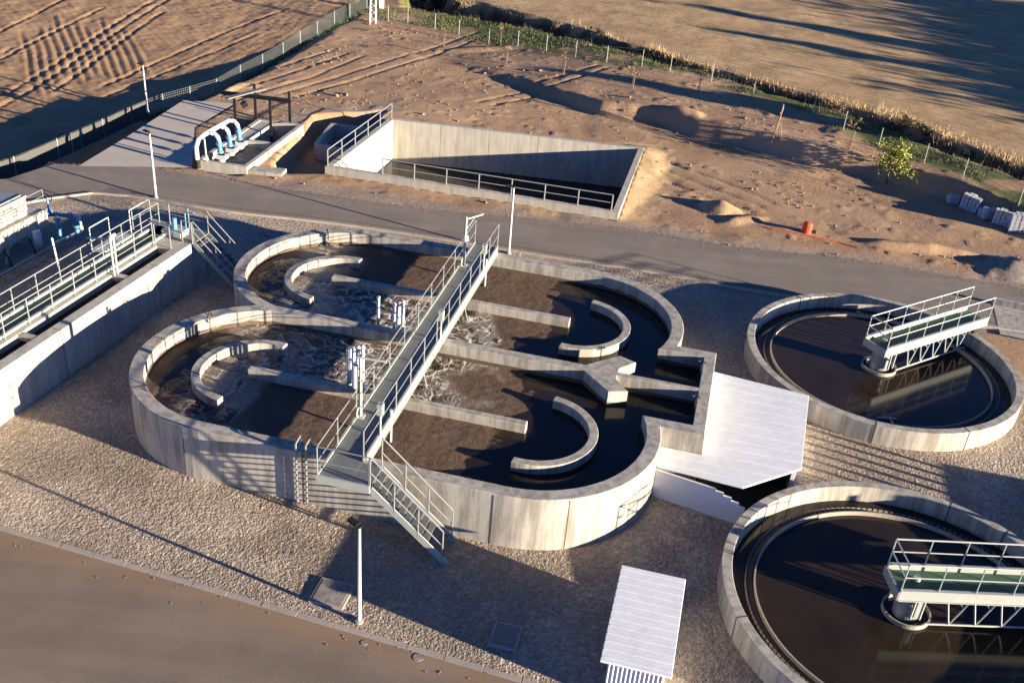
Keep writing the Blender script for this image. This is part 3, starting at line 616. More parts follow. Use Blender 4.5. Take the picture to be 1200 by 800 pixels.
# landing and staircase
mb = MB(); mb.box(D, CU+CW-.04, 1.15, -8.6, -7.62, ZC-.045, ZC-.003); mb.build('landing', M['grating'], ct)
mb = MB(); mb.box(D, CU-CW-.02, 1.15, -8.66, -8.6, ZC-.18, ZC+.06); mb.box(D, CU+CW, 1.15, -7.62, -7.58, ZC-.18, ZC+.06); mb.build('landing_frame', M['galv_w'], ct)
stp = MB(); SU0, SU1 = 1.15, 3.25
for v in (-8.6, -7.66): stp.beam(D(SU0, v, ZC-.06), D(SU1+.1, v, .02), .035, .2)
sc = stp.build('staircase', M['galv_w'], ct)
for i in range(11):
    f_ = (i+.5)/11.5; u = SU0+(SU1-SU0)*f_; z = ZC-.06-(ZC-.1)*f_
    MB().box(D, u-.08, u+.1, -8.57, -7.69, z-.02, z+.01).build('tread', M['grating'], sc)
for v in (-8.6, -7.66):
    mb = MB()
    for hh in (1.0, .5): mb.bar(D(SU0, v, ZC+hh), D(SU1, v, .1+hh), .022 if hh == 1 else .017, 6)
    for f_ in (0, .33, .66, 1): u = SU0+(SU1-SU0)*f_; z = ZC+(.1-ZC)*f_; mb.bar(D(u, v, z-.05), D(u, v, z+1.0), .022, 6)
    mb.build('handrail', M['galv'], ct)
# electrical boxes, hoists and pipework hung on the walkway
def davit(u, v, label, big=True):
    t = thing('davit_crane', label, 'hoist', D(u, v, ZC), 'hoists on the catwalk over the ditch')
    mb = MB(); mb.box(D, u-.12, u+.12, v-.12, v+.12, ZC+.02, ZC+.06); mb.torus(D(u-.05, v-.02, ZC+.2), .16, .03, (A_[0], A_[1], 0)); mb.build('base', M['galv_w'], t)
    mb = MB(); mb.bar(D(u, v, ZC+.05), D(u, v, ZC+2.05), .05); mb.build('mast', M['galv_w'], t)
    mb = MB()
    if big:
        mb.bar(D(u-.12, v, ZC+2.05), D(u+.75, v+.05, ZC+2.05), .035); mb.bar(D(u-.2, v, ZC+1.3), D(u+.1, v, ZC+1.3), .05)
        mb.bar(D(u+.02, v, ZC+1.5), D(u+.45, v+.03, ZC+2.03), .022)
    else: mb.bar(D(u, v, ZC+1.95), D(u+.5, v+.6, ZC+2.0), .03); mb.bar(D(u, v, ZC+1.5), D(u+.25, v+.2, ZC+1.95), .02)
    mb.build('arm', M['galv_w'], t)
    mb = MB(); mb.bar(D(u-.17, v+.02, ZC+1.0), D(u-.17, v+.02, ZC+1.75), .09, 12) if big else mb.bar(D(u+.02, v, ZC+1.1), D(u+.02, v, ZC+1.3), .11, 12)
    mb.build('winch_motor', M['pipew'], t)
    return t
davit(-.26, -5.6, 'tall pale hoist post with motor and arm on the near half of the catwalk')
davit(-.2, 5.2, 'slender hoist post at the far end of the catwalk near the road', False)
def riser(u, v, n, h, label):
    t = thing('pipe_riser', label, 'pipework', D(u, v, ZW-.2), 'upright pipes in the water beside the catwalk')
    for i in range(n):
        mb = MB(); mb.bar(D(u-.22*i, v+.18*i, ZW-.3), D(u-.22*i, v+.18*i, ZC+h-.18*i), .055+.02*(i % 2)); mb.ball(D(u-.22*i, v+.18*i, ZC+h-.18*i), .075); mb.build('pipe', M['pipew'], t, smooth=True)
    mb = MB(); mb.bar(D(u+.2, v, ZC+.3), D(u-.25*n, v+.18*n, ZC+.3), .03)
    if n > 2: mb.bar(D(u+.2, v, ZC+.75), D(u-.25*n, v+.18*n, ZC+.75), .025); mb.torus(D(u-.1, v+.1, ZC+.85), .12, .03, (V_[0], V_[1], 0))
    mb.build('bracket', M['galv'], t)
riser(-.95, -3.6, 4, 1.15, 'cluster of four pale upright pipes beside the hoist post on the catwalk')
riser(-.85, -.05, 3, .95, 'three short pale pipes left of the catwalk above the dividing wall')
riser(-1.95, .55, 1, .6, 'single thin pipe standing alone in the swirling water left of the catwalk')
for (v, lab) in ((-6.35, 'small round lamp pole on the right catwalk rail near the staircase'), (-.5, 'small control box on the right catwalk rail over the dividing wall'), (5.0, 'small control box on the right catwalk rail near the road')):
    mb = MB(); mb.bar(D(CU+CW+.03, v, ZC), D(CU+CW+.03, v, ZC+1.15), .035); mb.box(D, CU+CW-.05, CU+CW+.11, v-.1, v+.1, ZC+.8, ZC+1.15); tag(mb.build('control_box', M['galv_w']), lab, 'control box', 'control boxes on the catwalk rail')
# ladder-like hoop on the outer wall near the landing
t = thing('wall_ladder', 'galvanised hooped ladder on the outer tank wall left of the catwalk landing', 'ladder', D(-1.15, -7.6, 0))
for u in (-1.45, -1.15):
    MB().path([D(u, -7.55, .05), D(u, -7.55, 2.15), D(u, -7.2, 2.2), D(u, -7.1, ZR)], .028, 6).build('rail', M['galv'], t)
for i in range(6): MB().bar(D(-1.45, -7.55, .3+i*.27), D(-1.15, -7.55, .3+i*.27), .014, 6).build('rung', M['galv'], t)
# ------------------------------------------------------------------ clarifiers
def dark_water_mat():
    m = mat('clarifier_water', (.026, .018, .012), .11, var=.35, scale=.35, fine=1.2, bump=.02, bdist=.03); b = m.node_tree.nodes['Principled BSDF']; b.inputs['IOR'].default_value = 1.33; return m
DW = dark_water_mat()
def clarifier(c, label, ang, hs):
    t = thing('clarifier', label, 'round tank', (c[0], c[1], 0), 'round settling tanks')
    ZK = .74
    w = MB().arc(c, 4.72, 5.01, 0, 2*math.pi, -.15, ZK, 128).build('wall', M['concrete'], t, bevel=.012)
    MB().arc(c, 4.98, 5.02, 0, 2*math.pi, ZK-.12, ZK-.03, 128)
    for a in hs:
        a = math.radians(a); MB().arc(c, 4.70, 5.018, a-.004, a+.004, -.1, ZK+.004, 1).build('expansion_joint', M['joint'], w)
    mb = MB(); mb.add([(c[0]+4.75*math.cos(i*math.pi/48), c[1]+4.75*math.sin(i*math.pi/48), .2) for i in range(96)], [tuple(range(96))]); mb.build('dark_water', DW, t)
    MB().arc(c, 4.725, 4.735, 0, 2*math.pi, .1, .27, 128).build('waterline_stain', M['slime'], t)
    ring = MB().arc(c, 4.02, 4.06, 0, 2*math.pi, .1, .34, 128).build('weir_ring', M['kerb'], t)
    mb = MB()
    for i in range(160):
        a = 2*math.pi*i/160; mb.arc(c, 4.27, 4.29, a, a+2*math.pi/160*.72, .1, .29, 1)
    mb.build('toothed_weir', M['concrete_dark'], t)
    MB().arc(c, 4.10, 4.255, 0, 2*math.pi, .05, .215, 128).build('trough', M['slime'], t)
    return t
clarifier(CA, 'upper round concrete clarifier with dark still water, by the road on the right', 34, (172, -70, 118, -107))
clarifier(CB, 'lower round concrete clarifier with dark still water, in the bottom right corner', 3, (165, 195, 226, 40, 60))
def bridge(c, ang, s0, s1, label, zd=1.28, drumlab=''):
    ca, sa = math.cos(ang), math.sin(ang)
    def B(a, b, z=0.): return (c[0]+ca*a-sa*b, c[1]+sa*a+ca*b, z)
    t = thing('scraper_bridge', label, 'bridge', (c[0], c[1], 0), 'scraper bridges on the clarifiers')
    MB().box(B, s0, s1, -.46, .46, zd-.05, zd-.01).build('deck', M['green'], t)
    for s in (-1, 1):
        mb = MB(); mb.box(B, s0, s1, s*.5-.015, s*.5+.015, zd-.16, zd+.16); mb.box(B, s0, s1, s*.5-.05, s*.5+.05, zd+.16, zd+.185); mb.box(B, s0, s1, s*.5-.05, s*.5+.05, zd-.185, zd-.16); mb.build('side_beam', M['galv_w'], t)
        mb = MB(); h = .85; z0 = zd+.17
        for k in (1, .5): mb.bar(B(s0-.0, s*.5, z0+h*k), B(s1, s*.5, z0+h*k), .024 if k == 1 else .018, 6)
        n = 6
        for i in range(n+1): a = s0+(s1-s0)*i/n; mb.bar(B(a, s*.5, z0-.1), B(a, s*.5, z0+h), .02, 6)
        mb.build('handrail', M['galv_w'], t)
    mb = MB(); z0 = zd+.17
    for k in (.85, .425): mb.bar(B(s0, -.5, z0+k), B(s0, .5, z0+k), .022, 6)
    mb.bar(B(s0, -.5, z0+.85), B(s0, .5, z0), .018, 6); mb.build('end_rail', M['galv_w'], t)
    MB().box(B, s0-.06, s0, -.52, .52, zd-.2, zd+.1).build('end_plate', M['galv'], t)
    # lattice scraper arm hung below
    mb = MB(); zb = .32
    mb.bar(B(.3, -.52, zb), B(4.3, -.52, zb+.02), .03, 6)
    n = 5
    for i in range(n):
        a = .95+i*.72; mb.bar(B(a, -.52, zb), B(a-.22, -.5, zd-.18), .026, 6); mb.bar(B(a, -.52, zb), B(a+.26, -.5, zd-.4), .022, 6); mb.bar(B(a+.26, -.5, zd-.4), B(a+.1, -.3, zd-.2), .018, 6); mb.bar(B(a+.26, -.5, zd-.4), B(a+.34, -.5, zd-.18), .018, 6)
    mb.build('scraper_arm', M['galv_w'], t)
    d = MB(); d.arc(c, .60, .64, 0, 2*math.pi, .1, .33, 48); dr = d.build('feed_well', M['concrete'], t)
    MB().arc(c, .01, .36, 0, 2*math.pi, .1, zd-.22, 32).build('centre_column', M['galv'], t, smooth=False)
    mb = MB()
    for a in (.5, .75): mb.bar(B(a-.6, -.45, .42), B(a-.6, -.45, zd-.2), .04)
    mb.bar(B(-.3, .5, .45), B(-.1, -.4, .8), .04); mb.build('drive_frame', M['galv_w'], t)
    mb = MB(); mb.box(B, 4.55, 5.15, -.35, .35, .76, zd-.2)
    for s in (-.36, .36): mb.bar(B(4.87, s-.06, .86), B(4.87, s+.06, .86), .11, 14)
    mb.build('wheel_carriage', M['blackst'], t)
    mb = MB(); mb.bar(B(.05, .1, zd), B(.05, .1, zd+.12), .1, 12); mb.build('slip_ring', M['galv_w'], t)
    return B
bridge(CA, math.radians(33.9), -.55, 5.35, 'pale steel walkway bridge with green deck on the upper clarifier')
bridge(CB, math.radians(3.6), -.62, 5.35, 'pale steel walkway bridge with green deck on the lower clarifier, cut by the frame')
# scum skimmer blades in the water
for c, a0, lab in ((CA, -1.75, 'thin scum skimmer bar in the dark water near the front rim of the upper clarifier'), ):
    mb = MB(); p = (c[0]+3.6*math.cos(a0), c[1]+3.6*math.sin(a0)); mb.box(lambda a, b, z=0: (p[0]+a, p[1]+b), -.35, .35, -.03, .03, .18, .28); mb.box(lambda a, b, z=0: (p[0]+a, p[1]+b), .1, .16, -.4, .1, .18, .26)
    tag(mb.build('skimmer', M['galv']), lab, 'skimmer')
# ------------------------------------------------------------------ white pump house between ditch and clarifiers
bt = thing('pump_house', 'low white building with a flat ribbed metal roof between the tanks', 'building', D(10.5, -.6, 0))
RF = [(9.72, 2.5), (13.0, 2.1), (12.75, -2.3), (11.05, -3.85), (8.47, -3.65), (8.42, -2.63), (9.72, -2.63)]
mb = MB(); mb.prism([D(*p)[:2] for p in RF], 1.03, 1.1); rf = mb.build('roof', M['white'], bt, bevel=.006)
mb = MB(); 
k = -3.5
def xr(v):  # roof extent along u for a given v
    lo = 9.73 if v > -2.62 else 8.47; hi = 13.0 if v > 2.05 else 12.75+(v+2.3)/4.4*.25
    if v < -2.3: hi = 12.75-(-2.3-v)/1.55*1.7
    if v > 2.1: hi = 13-(v-2.1)/.4*3.2
    return lo, hi
while k < 2.4:
    lo, hi = xr(k)
    if hi-lo > .3: mb.box(D, lo+.02, hi-.03, k-.02, k+.02, 1.1, 1.105)
    k += .5
mb.build('roof_rib', M['white'], rf)
mb = MB(); inner = [(9.85, 2.35), (12.85, 1.95), (12.6, -2.2)]
for a, b in zip(inner, inner[1:]):
    d = np.array(b)-np.array(a); d = d/np.hypot(*d); n = np.array([-d[1], d[0]])*.05; mb.prism([D(*(np.array(p)+q))[:2] for p, q in ((a, -n), (b, -n), (b, n), (a, n))], -.1, 1.03)
mb.box(D, 12.5, 12.62, -2.35, -2.2, -.1, 1.03)
mb.build('wall', M['white2'], bt)
MB().box(D, 8.6, 12.5, -3.5, 1.8, -.05, .02).build('floor', M['dark'], bt)  # near-black floor: the shade of the open interior is put into its colour
ft = MB(); top = [(8.47, 1.0), (10.35, 1.0), (10.35, .94), (10.6, .94), (10.6, .86), (10.85, .86), (10.85, .76), (11.1, .76), (11.1, .66), (11.3, .66), (11.3, -.1), (8.47, -.1)]
vs = [D(u*.97+.25, -3.74-(u-8.47)*.19, z) for u, z in top]+[D(u*.97+.25, -3.67-(u-8.47)*.19, z) for u, z in top]; n = len(top)
ft.add(vs, [tuple(range(n)), tuple(range(n, 2*n))[::-1]]+[(i, (i+1) % n, n+(i+1) % n, n+i) for i in range(n)])
tag(ft.build('screen_wall', M['white2']), 'white panel wall with a stepped top edge in front of the pump house', 'wall')
# corrugated shed
sh = thing('shed', 'small white shed with a ribbed roof and corrugated walls at the bottom edge', 'shed', D(8.95, -10.3, 0))
mb = MB(); mb.box(D, 8.1, 9.78, -12.0, -8.6, 1.27, 1.33); r2 = mb.build('roof', M['white'], sh, bevel=.008)
mb = MB()
for i in range(13): v = -11.85+i*.26; mb.box(D, 8.13, 9.75, v-.02, v+.02, 1.33, 1.335)
mb.build('roof_rib', M['white'], r2)
mb = MB(); poly = []
def corr(a0, a1, fixed, axis_, n):
    out = []
    for i in range(n*2+1):
        a = a0+(a1-a0)*i/(n*2); off = .03 if (i//1) % 2 else 0
        out.append((a, fixed+off) if axis_ == 'u' else (fixed+off, a))
    return out
poly = corr(8.32, 9.58, -11.93, 'u', 12)+corr(-11.8, -8.8, 9.6, 'v', 26)+corr(9.58, 8.32, -8.75, 'u', 12)+corr(-8.8, -11.8, 8.28, 'v', 26)
mb.prism([D(*p)[:2] for p in poly], -.05, 1.268); mb.build('wall', M['white2'], sh)
# access covers
for (u0, u1, v0, v1, m, lab) in ((.42, 1.35, -11.12, -10.2, 'concrete_dark', 'square concrete access cover in the gravel beside the near lamp post'), (5.22, 5.96, -11.13, -10.28, 'grating', 'square steel access cover in the shaded gravel near the white shed')):
    t = thing('access_cover', lab, 'cover', D((u0+u1)/2, (v0+v1)/2, 0), 'access covers in the gravel')
    MB().box(D, u0, u1, v0, v1, -.05, .065).build('frame', M['kerb'], t); MB().box(D, u0+.07, u1-.07, v0+.07, v1-.07, .0, .075).build('lid', M[m], t)
# ------------------------------------------------------------------ left tank with channel
lt = thing('channel_tank', 'long concrete tank with an open dark channel along the left edge', 'water tank', L(-6, 1, 0))
TL = -20.
mb = MB(); mb.box(L, TL, .0, 0, .42, -.15, 1.8); mb.box(L, TL, -.0, 1.02, 1.22, -.15, 1.8)
mb.box(L, -.75, -.0, .42, 1.02, -.15, 1.8)
mb.build('wall', M['concrete_pale'], lt, bevel=.015)
mb = MB(); mb.box(L, TL, -.76, .41, 1.03, .9, 1.5); mb.build('dark_water', DW, lt)
for t0 in (-3.5, -8.3, -13): MB().box(L, t0, t0+.24, .415, 1.025, 1.6, 1.79).build('cross_beam', M['concrete'], lt)
for t0 in (-2.2, -7.5, -11.3): MB().box(L, t0, t0+.025, -.006, .3, -.05, 1.806).build('expansion_joint', M['joint'], lt)
wt = thing('side_walkway', 'galvanised walkway with double handrails along the left tank', 'catwalk', L(-6, 1.6, 0))
MB().box(L, TL, .9, 1.24, 2.0, 1.77, 1.8).build('deck', M['green'], wt)
for n0 in (1.26, 2.03):
    mb = MB(); mb.box(L, TL, .6, n0-.015, n0+.015, 1.66, 1.9); mb.box(L, TL, .6, n0-.05, n0+.05, 1.9, 1.93); mb.build('side_beam', M['galv_w'], wt)
railing(wt, [L(TL, 1.13, 1.8), L(-.8, 1.13, 1.8)], .95, sp=1.15)
railing(wt, [L(TL, 2.03, 1.9), L(.9, 2.03, 1.9)], .85, sp=1.15)
mb = MB()
for t0 in np.arange(TL+.5, .8, 1.15*2): mb.bar(L(t0, 1.95, 0), L(t0, 1.95, 1.68), .04, 6)
mb.split('column', M['galv'], wt)
# end platform with stairs
pt = thing('end_platform', 'steel end platform with railings and stairs at the far end of the left tank', 'platform', L(.6, 1, 0))
MB().box(L, .02, 1.15, -.05, 2.6, 1.76, 1.8).build('deck', M['grating'], pt)
mb = MB(); mb.box(L, 1.15, 1.2, -.05, 2.6, 1.62, 1.85); mb.box(L, .0, .02, 2.05, 2.6, 1.62, 1.85); mb.build('frame', M['galv_w'], pt)
railing(pt, [L(.0, 2.6, 1.8), L(1.15, 2.6, 1.8), L(1.15, -.05, 1.8)], .9, sp=.9)
railing(pt, [L(.0, .38, 1.8), L(.02, -.05, 1.8)], .9, sp=.5)
railing(pt, [L(-.72, 1.1, 1.8), L(-.72, .42, 1.8)], .9, sp=.7)
sc = MB()
for t0 in (.12, 1.12): sc.beam(L(t0, -.05, 1.74), L(t0, -1.95, .02), .03, .18)
sc = sc.build('staircase', M['galv'], pt)
for i in range(9): f_ = (i+.5)/9; MB().box(L, .14, 1.1, -.05-1.9*f_-.1, -.05-1.9*f_+.1, 1.74-1.74*f_-.02, 1.74-1.74*f_).build('tread', M['grating'], sc)
for t0 in (.12, 1.12):
    mb = MB()
    for hh in (.9, .45): mb.bar(L(t0, -.05, 1.8+hh), L(t0, -1.95, .05+hh), .022, 6)
    for f_ in (0, .5, 1): mb.bar(L(t0, -.05-1.9*f_, 1.74-1.7*f_), L(t0, -.05-1.9*f_, 1.8+.9-1.75*f_), .02, 6)
    mb.build('handrail', M['galv'], pt)
mb = MB()
for a, b in ((1.1, 2.5), (1.1, .1), (.1, 2.5)): mb.bar(L(a, b, 0), L(a, b, 1.76), .05, 6)
mb.split('column', M['galv'], pt)
# pale lifting post and machinery on the walkway
t = thing('hoist_post', 'tall twin pale hoist post standing on the beam of the left tank channel', 'hoist', L(-3.4, .9, 1.8))
mb = MB()
for o_ in (-.09, .09): mb.bar(L(-3.4+o_, .9, 1.8), L(-3.4+o_, .9, 3.3), .045)
mb.build('mast', M['galv_w'], t); mb = MB(); mb.bar(L(-3.5, .9, 3.3), L(-3.2, .9, 3.3), .07); mb.bar(L(-3.4, .9, 3.2), L(-3.35, 2.0, 3.0), .04); mb.build('arm', M['galv_w'], t)
MB().torus(L(-3.45, .72, 1.55), .16, .05, (T_[0], T_[1], 0)).build('hook_pulley', M['galv'], t)
t = thing('motor_unit', 'pale grey motor unit with a curved pipe on the end platform', 'machine', L(.5, .9, 1.8))
MB().box(L, .15, .75, .55, 1.45, 1.8, 2.05).build('housing', M['galv_w'], t, bevel=.03)
mb = MB(); mb.bar(L(.45, 1.0, 2.05), L(.45, 1.0, 2.5), .09, 12); mb.path([L(.6, .6, 2.0), L(.6, .6, 2.75), L(.6, .2, 2.8)], .03); mb.build('motor', M['blue'], t)
t = thing('sluice_frame', 'pale steel sluice frame bridging the side walkway near the platform', 'machine', L(-1.2, 1.9, 1.9))
MB().box(L, -2.3, -.5, 2.15, 2.75, 1.86, 1.96).build('table', M['galv_w'], t)
mb = MB(); mb.path([L(-2.3, 2.75, 1.9), L(-2.3, 2.75, 2.8), L(-1.2, 2.75, 2.8), L(-1.2, 2.75, 1.9)], .025); mb.build('guard_rail', M['galv_w'], t); mb = MB(); mb.path([L(-.4, 2.4, 1.9), L(-.4, 2.4, 2.85), L(.5, 2.4, 2.85)], .025); mb.build('guard_rail', M['galv_w'], t)
mb = MB()
for a, b in ((-2.2, 2.65), (-.6, 2.65)): mb.bar(L(a, b, 0), L(a, b, 1.86), .04)
mb.split('leg', M['galv'], t)
for px, py, lab in ((98, 262, 'thin pale pole rising beside the side walkway'), ):
    p = L(-3.6, 3.1); tag(MB().bar(L(-3.6, 3.1, 0), L(-3.75, 3.2, 2.9), .04).build('standpipe', M['pipew']), lab, 'pipe')
mb = MB(); mb.path([L(-14, 6.5, .3), L(1.6, 6.6, .3), L(2.0, 6.9, .1)], .05)
for k in range(7): mb.bar(L(-13.5+k*1.9, 6.5, 0), L(-13.5+k*1.9, 6.5, .3), .03)
tag(mb.build('low_pipe', M['galv']), 'thin grey pipe on low supports between the left tank and the cream machine', 'pipe')
# cream dewatering machine
def LM(t, n, z=0.0): return L(t+2.3, n+1.45, z*1.25 if z > .56 else z)
t = thing('screening_machine', 'cream metal screening machine with ribbed side panels at the left edge', 'machine', LM(-5, 6.6, 0))
mb = MB(); mb.box(LM, -11, -1.6, 5.9, 7.1, .75, 1.45); b_ = mb.build('body', M['cream'], t, bevel=.03)
mb = MB()
for i in range(18): a = -10.9+i*.54; mb.box(LM, a, a+.07, 5.83, 5.9, .7, 1.5)
mb.box(LM, -11, -1.6, 5.82, 5.9, 1.42, 1.5); mb.build('rib', M['cream'], b_)
mb = MB(); mb.box(LM, -4.3, -2.2, 6.3, 7.3, 1.45, 2.2); mb.prism([LM(-4.3, 6.3)[:2], LM(-2.2, 6.3)[:2], LM(-2.4, 6.15)[:2], LM(-4.1, 6.15)[:2]], 1.45, 1.9); hp = mb.build('hopper', M['cream'], t, bevel=.03)
MB().box(LM, -4.2, -2.3, 6.4, 7.2, 2.2, 2.26).build('lid', M['galv'], hp)
mb = MB()
for i in range(6):
    a = -10.5+i*1.6; mb.beam(LM(a, 6.0, .0), LM(a+.25, 5.95, .62), .07, .07); mb.beam(LM(a, 7.0, .0), LM(a, 7.0, .62), .07, .07)
mb.split('leg', M['cream'], t)
mb = MB(); mb.path([LM(-9.5, 6.9, 1.2), LM(-9.5, 6.9, 2.0), LM(-7.0, 6.9, 2.15), LM(-5.6, 6.9, 1.9)], .13, 12)
for q in (LM(-9.5, 6.9, 2.0), LM(-7.0, 6.9, 2.15)): mb.ball(q, .14)
mb.path([LM(-6.6, 6.4, 1.2), LM(-6.6, 6.4, 1.9), LM(-6.2, 6.4, 1.9), LM(-6.2, 6.4, 1.2)], .04); mb.build('duct', M['pipew'], t, smooth=True)
mb = MB(); mb.bar(LM(-1.6, 6.3, .8), LM(-1.0, 6.3, .8), .12, 12); mb.ball(LM(-1.0, 6.3, .8), .16); mb.bar(LM(-1.0, 6.3, .8), LM(-1.0, 6.3, 1.35), .05); mb.ball(LM(-.75, 5.5, .75), .15); mb.bar(LM(-1.0, 6.3, .75), LM(-.75, 5.5, .75), .09, 12); mb.build('valve', M['blue'], t, smooth=True)
MB().torus(LM(-1.0, 6.3, 1.37), .22, .025, (T_[0], T_[1], .6)).build('hand_wheel', M['blackst'], t)
mb = MB(); mb.path([LM(-.75, 5.5, .75), LM(-.5, 5.3, .7), LM(-.6, 5.1, .25), LM(-2.2, 5.3, .25)], .08, 10); mb.bar(LM(-2.6, 5.65, .1), LM(-2.6, 5.65, .75), .17, 12); mb.build('drain_pipe', M['pipew'], t, smooth=True)
mb = MB(); mb.ball(LM(-8.2, 7.0, 2.2), .26); mb.bar(LM(-8.2, 7.0, 2.2), LM(-7.5, 6.8, 2.3), .2, 12); mb.build('motor', M['blue'], t, smooth=True)
mb = MB()
for i in range(6): a = -4.2+i*.38; mb.box(LM, a, a+.05, 6.24, 6.3, 1.5, 2.2)
mb.box(LM, -4.3, -2.2, 6.22, 6.3, 2.14, 2.22); mb.box(LM, -4.3, -2.2, 6.22, 6.3, 1.5, 1.56); mb.build('hopper_rib', M['cream'], hp)
mb = MB(); mb.path([L(-6.6, 7.25, 2.6), L(-2.6, 7.25, 2.6), L(-2.2, 7.4, 2.2)], .16, 12); mb.build('conveyor_pipe', M['pipew'], t, smooth=True)
for k, a in enumerate((-7.5, -5.6, -3.9)):
    mb = MB(); mb.bar(L(a, 7.6, 1.8), L(a, 7.6, 2.5+.1*k), .17, 12); mb.bar(L(a, 7.6, 2.1), L(a, 7.6, 2.2), .22, 12); mb.build('pump_motor', M['blue' if k == 1 else 'galv'], t)
railing(t, [L(-9, 7.3, 1.82), L(.6, 7.3, 1.82)], .55, sp=1.2, r=.016)
for k, a in enumerate((.85, 1.35)):
    mb = MB(); mb.bar(L(a, 7.0-.5*k, .1), L(a, 7.0-.5*k, 1.15-.3*k), .09, 12); mb.bar(L(a, 7.0-.5*k, .6), L(a, 7.0-.5*k, .66), .15, 12); mb.bar(L(a, 7.0-.5*k, 1.0-.3*k), L(a, 7.0-.5*k, 1.06-.3*k), .15, 12); mb.build('valve', M['blue'], t)
mb = MB()
for k in range(5): mb.path([L(-6+k*1.35, 7.25, .7), L(-6.1+k*1.35, 6.95, .35), L(-6.1+k*1.35, 6.95, .05)], .035, 6)
mb.split('hose', M['blackst'], t)
for px, py, rr, lab in ((490, 770, .13, 'small round dark drain cover in the lower road near the kerb'), (427, 753, .09, 'tiny round cap beside the kerb under the near lamp post')):
    q = G(px, py); tag(MB().arc(q, .005, rr, 0, 2*math.pi, .0, .014, 20).build('drain_cover', M['concrete_dark']), lab, 'drain cover')
q = Gs([(303, 275), (322, 279), (330, 273), (311, 270)]); tag(MB().prism(q, -.02, .07).build('cover_plate', M['concrete_dark']), 'dark flat cover plate in the gravel behind the ditch and next to the upper road', 'cover')
for k in (1, 2, 3, 4):
    a_ = np.array(PADP[0])*(1-k/5)+np.array(PADP[5])*k/5; b_ = np.array(PADP[1])*(1-k/5)+np.array(PADP[2])*k/5
mb = MB(); 
for k in range(1, 5):
    p0_ = G(150+15*k, 196-9*k*.9); mb.bar((*G(118+22*k, 186-12*k), .021), (*G(232+9*k, 186-12*k+10), .021), .012, 4)
# ------------------------------------------------------------------ rear tank
rt = thing('rear_basin', 'deep rectangular concrete basin behind the road with shaded inner walls', 'water tank', (-2, 52, 0))
def inset(poly, d):
    P = [np.array(p) for p in poly]; n = len(P); cen = sum(P)/n; out = []
    for i in range(n):
        a, b, c = P[i-1], P[i], P[(i+1) % n]
        def off(p, q): e = (q-p)/np.hypot(*(q-p)); nn = np.array([-e[1], e[0]]); nn = nn if (cen-p)@nn > 0 else -nn; return p+nn*d, e
        p1, e1 = off(a, b); p2, e2 = off(b, c); M_ = np.array([e1, -e2]).T; s_ = np.linalg.solve(M_, p2-p1); out.append(tuple(p1+e1*s_[0]))
    return out
RIN = inset(REAR, .3)
def frame_wall(mb, outer, inner, z0, z1):
    n = len(outer)
    for i in range(n):
        j = (i+1) % n; mb.add([(*outer[i], z1), (*outer[j], z1), (*inner[j], z1), (*inner[i], z1)], [(0, 1, 2, 3)])
        mb.add([(*outer[i], z1), (*outer[j], z1), (*outer[j], z0), (*outer[i], z0)], [(0, 1, 2, 3)]); mb.add([(*inner[i], z1), (*inner[j], z1), (*inner[j], z0), (*inner[i], z0)], [(0, 1, 2, 3)])
ZBK = .36
mb = MB(); frame_wall(mb, REAR, RIN, -2.3, ZBK); w_ = mb.build('wall', M['concrete_pale'], rt)
bm = bmesh.new(); bm.from_mesh(w_.data); bmesh.ops.remove_doubles(bm, verts=bm.verts, dist=.001); bmesh.ops.recalc_face_normals(bm, faces=bm.faces); bm.to_mesh(w_.data); bm.free()
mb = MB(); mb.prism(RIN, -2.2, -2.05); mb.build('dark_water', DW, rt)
mb = MB()
for k in (.2, .4, .6, .8):
    p = np.array(RIN[0])*(1-k)+np.array(RIN[1])*k; mb.box(lambda a, b, z=0: (p[0]+a, p[1]+b), -.008, .008, -.006, .02, -2.0, ZBK-.02)
mb.split('expansion_joint', M['concrete_dark'], rt)
fl = np.array(REAR[3]); fr_ = np.array(REAR[2]); bl = np.array(REAR[0])
fd = (fr_-fl)/np.hypot(*(fr_-fl)); ld = (bl-fl)/np.hypot(*(bl-fl))
pA = fl+fd*3.0+np.array([0, .2]); pB = fr_-fd*.35+np.array([0, .2])
railing(rt, [(*pA, ZBK), (*pB, ZBK)], .8, sp=1.7, r=.03)
railing(rt, [(*(fl+np.array([.12, .1])), ZBK), (*(bl+np.array([.12, -.1])), ZBK)], .85, sp=1.6, r=.03, mid=1)
# chamber in the pit
ch = thing('valve_chamber', 'small open concrete chamber in the pit left of the rear basin', 'chamber', (*G(400, 158, -.3), -.8))
co = Gs([(368, 168), (388, 144), (441, 150), (414, 178)], -.1); ci_ = inset(co, .22); mb = MB(); frame_wall(mb, co, ci_, -1.0, -.1); mb.build('wall', M['concrete_pale'], ch)
mb = MB(); mb.prism(ci_, -.95, -.8); mb.build('floor', M['concrete_dark'], ch)
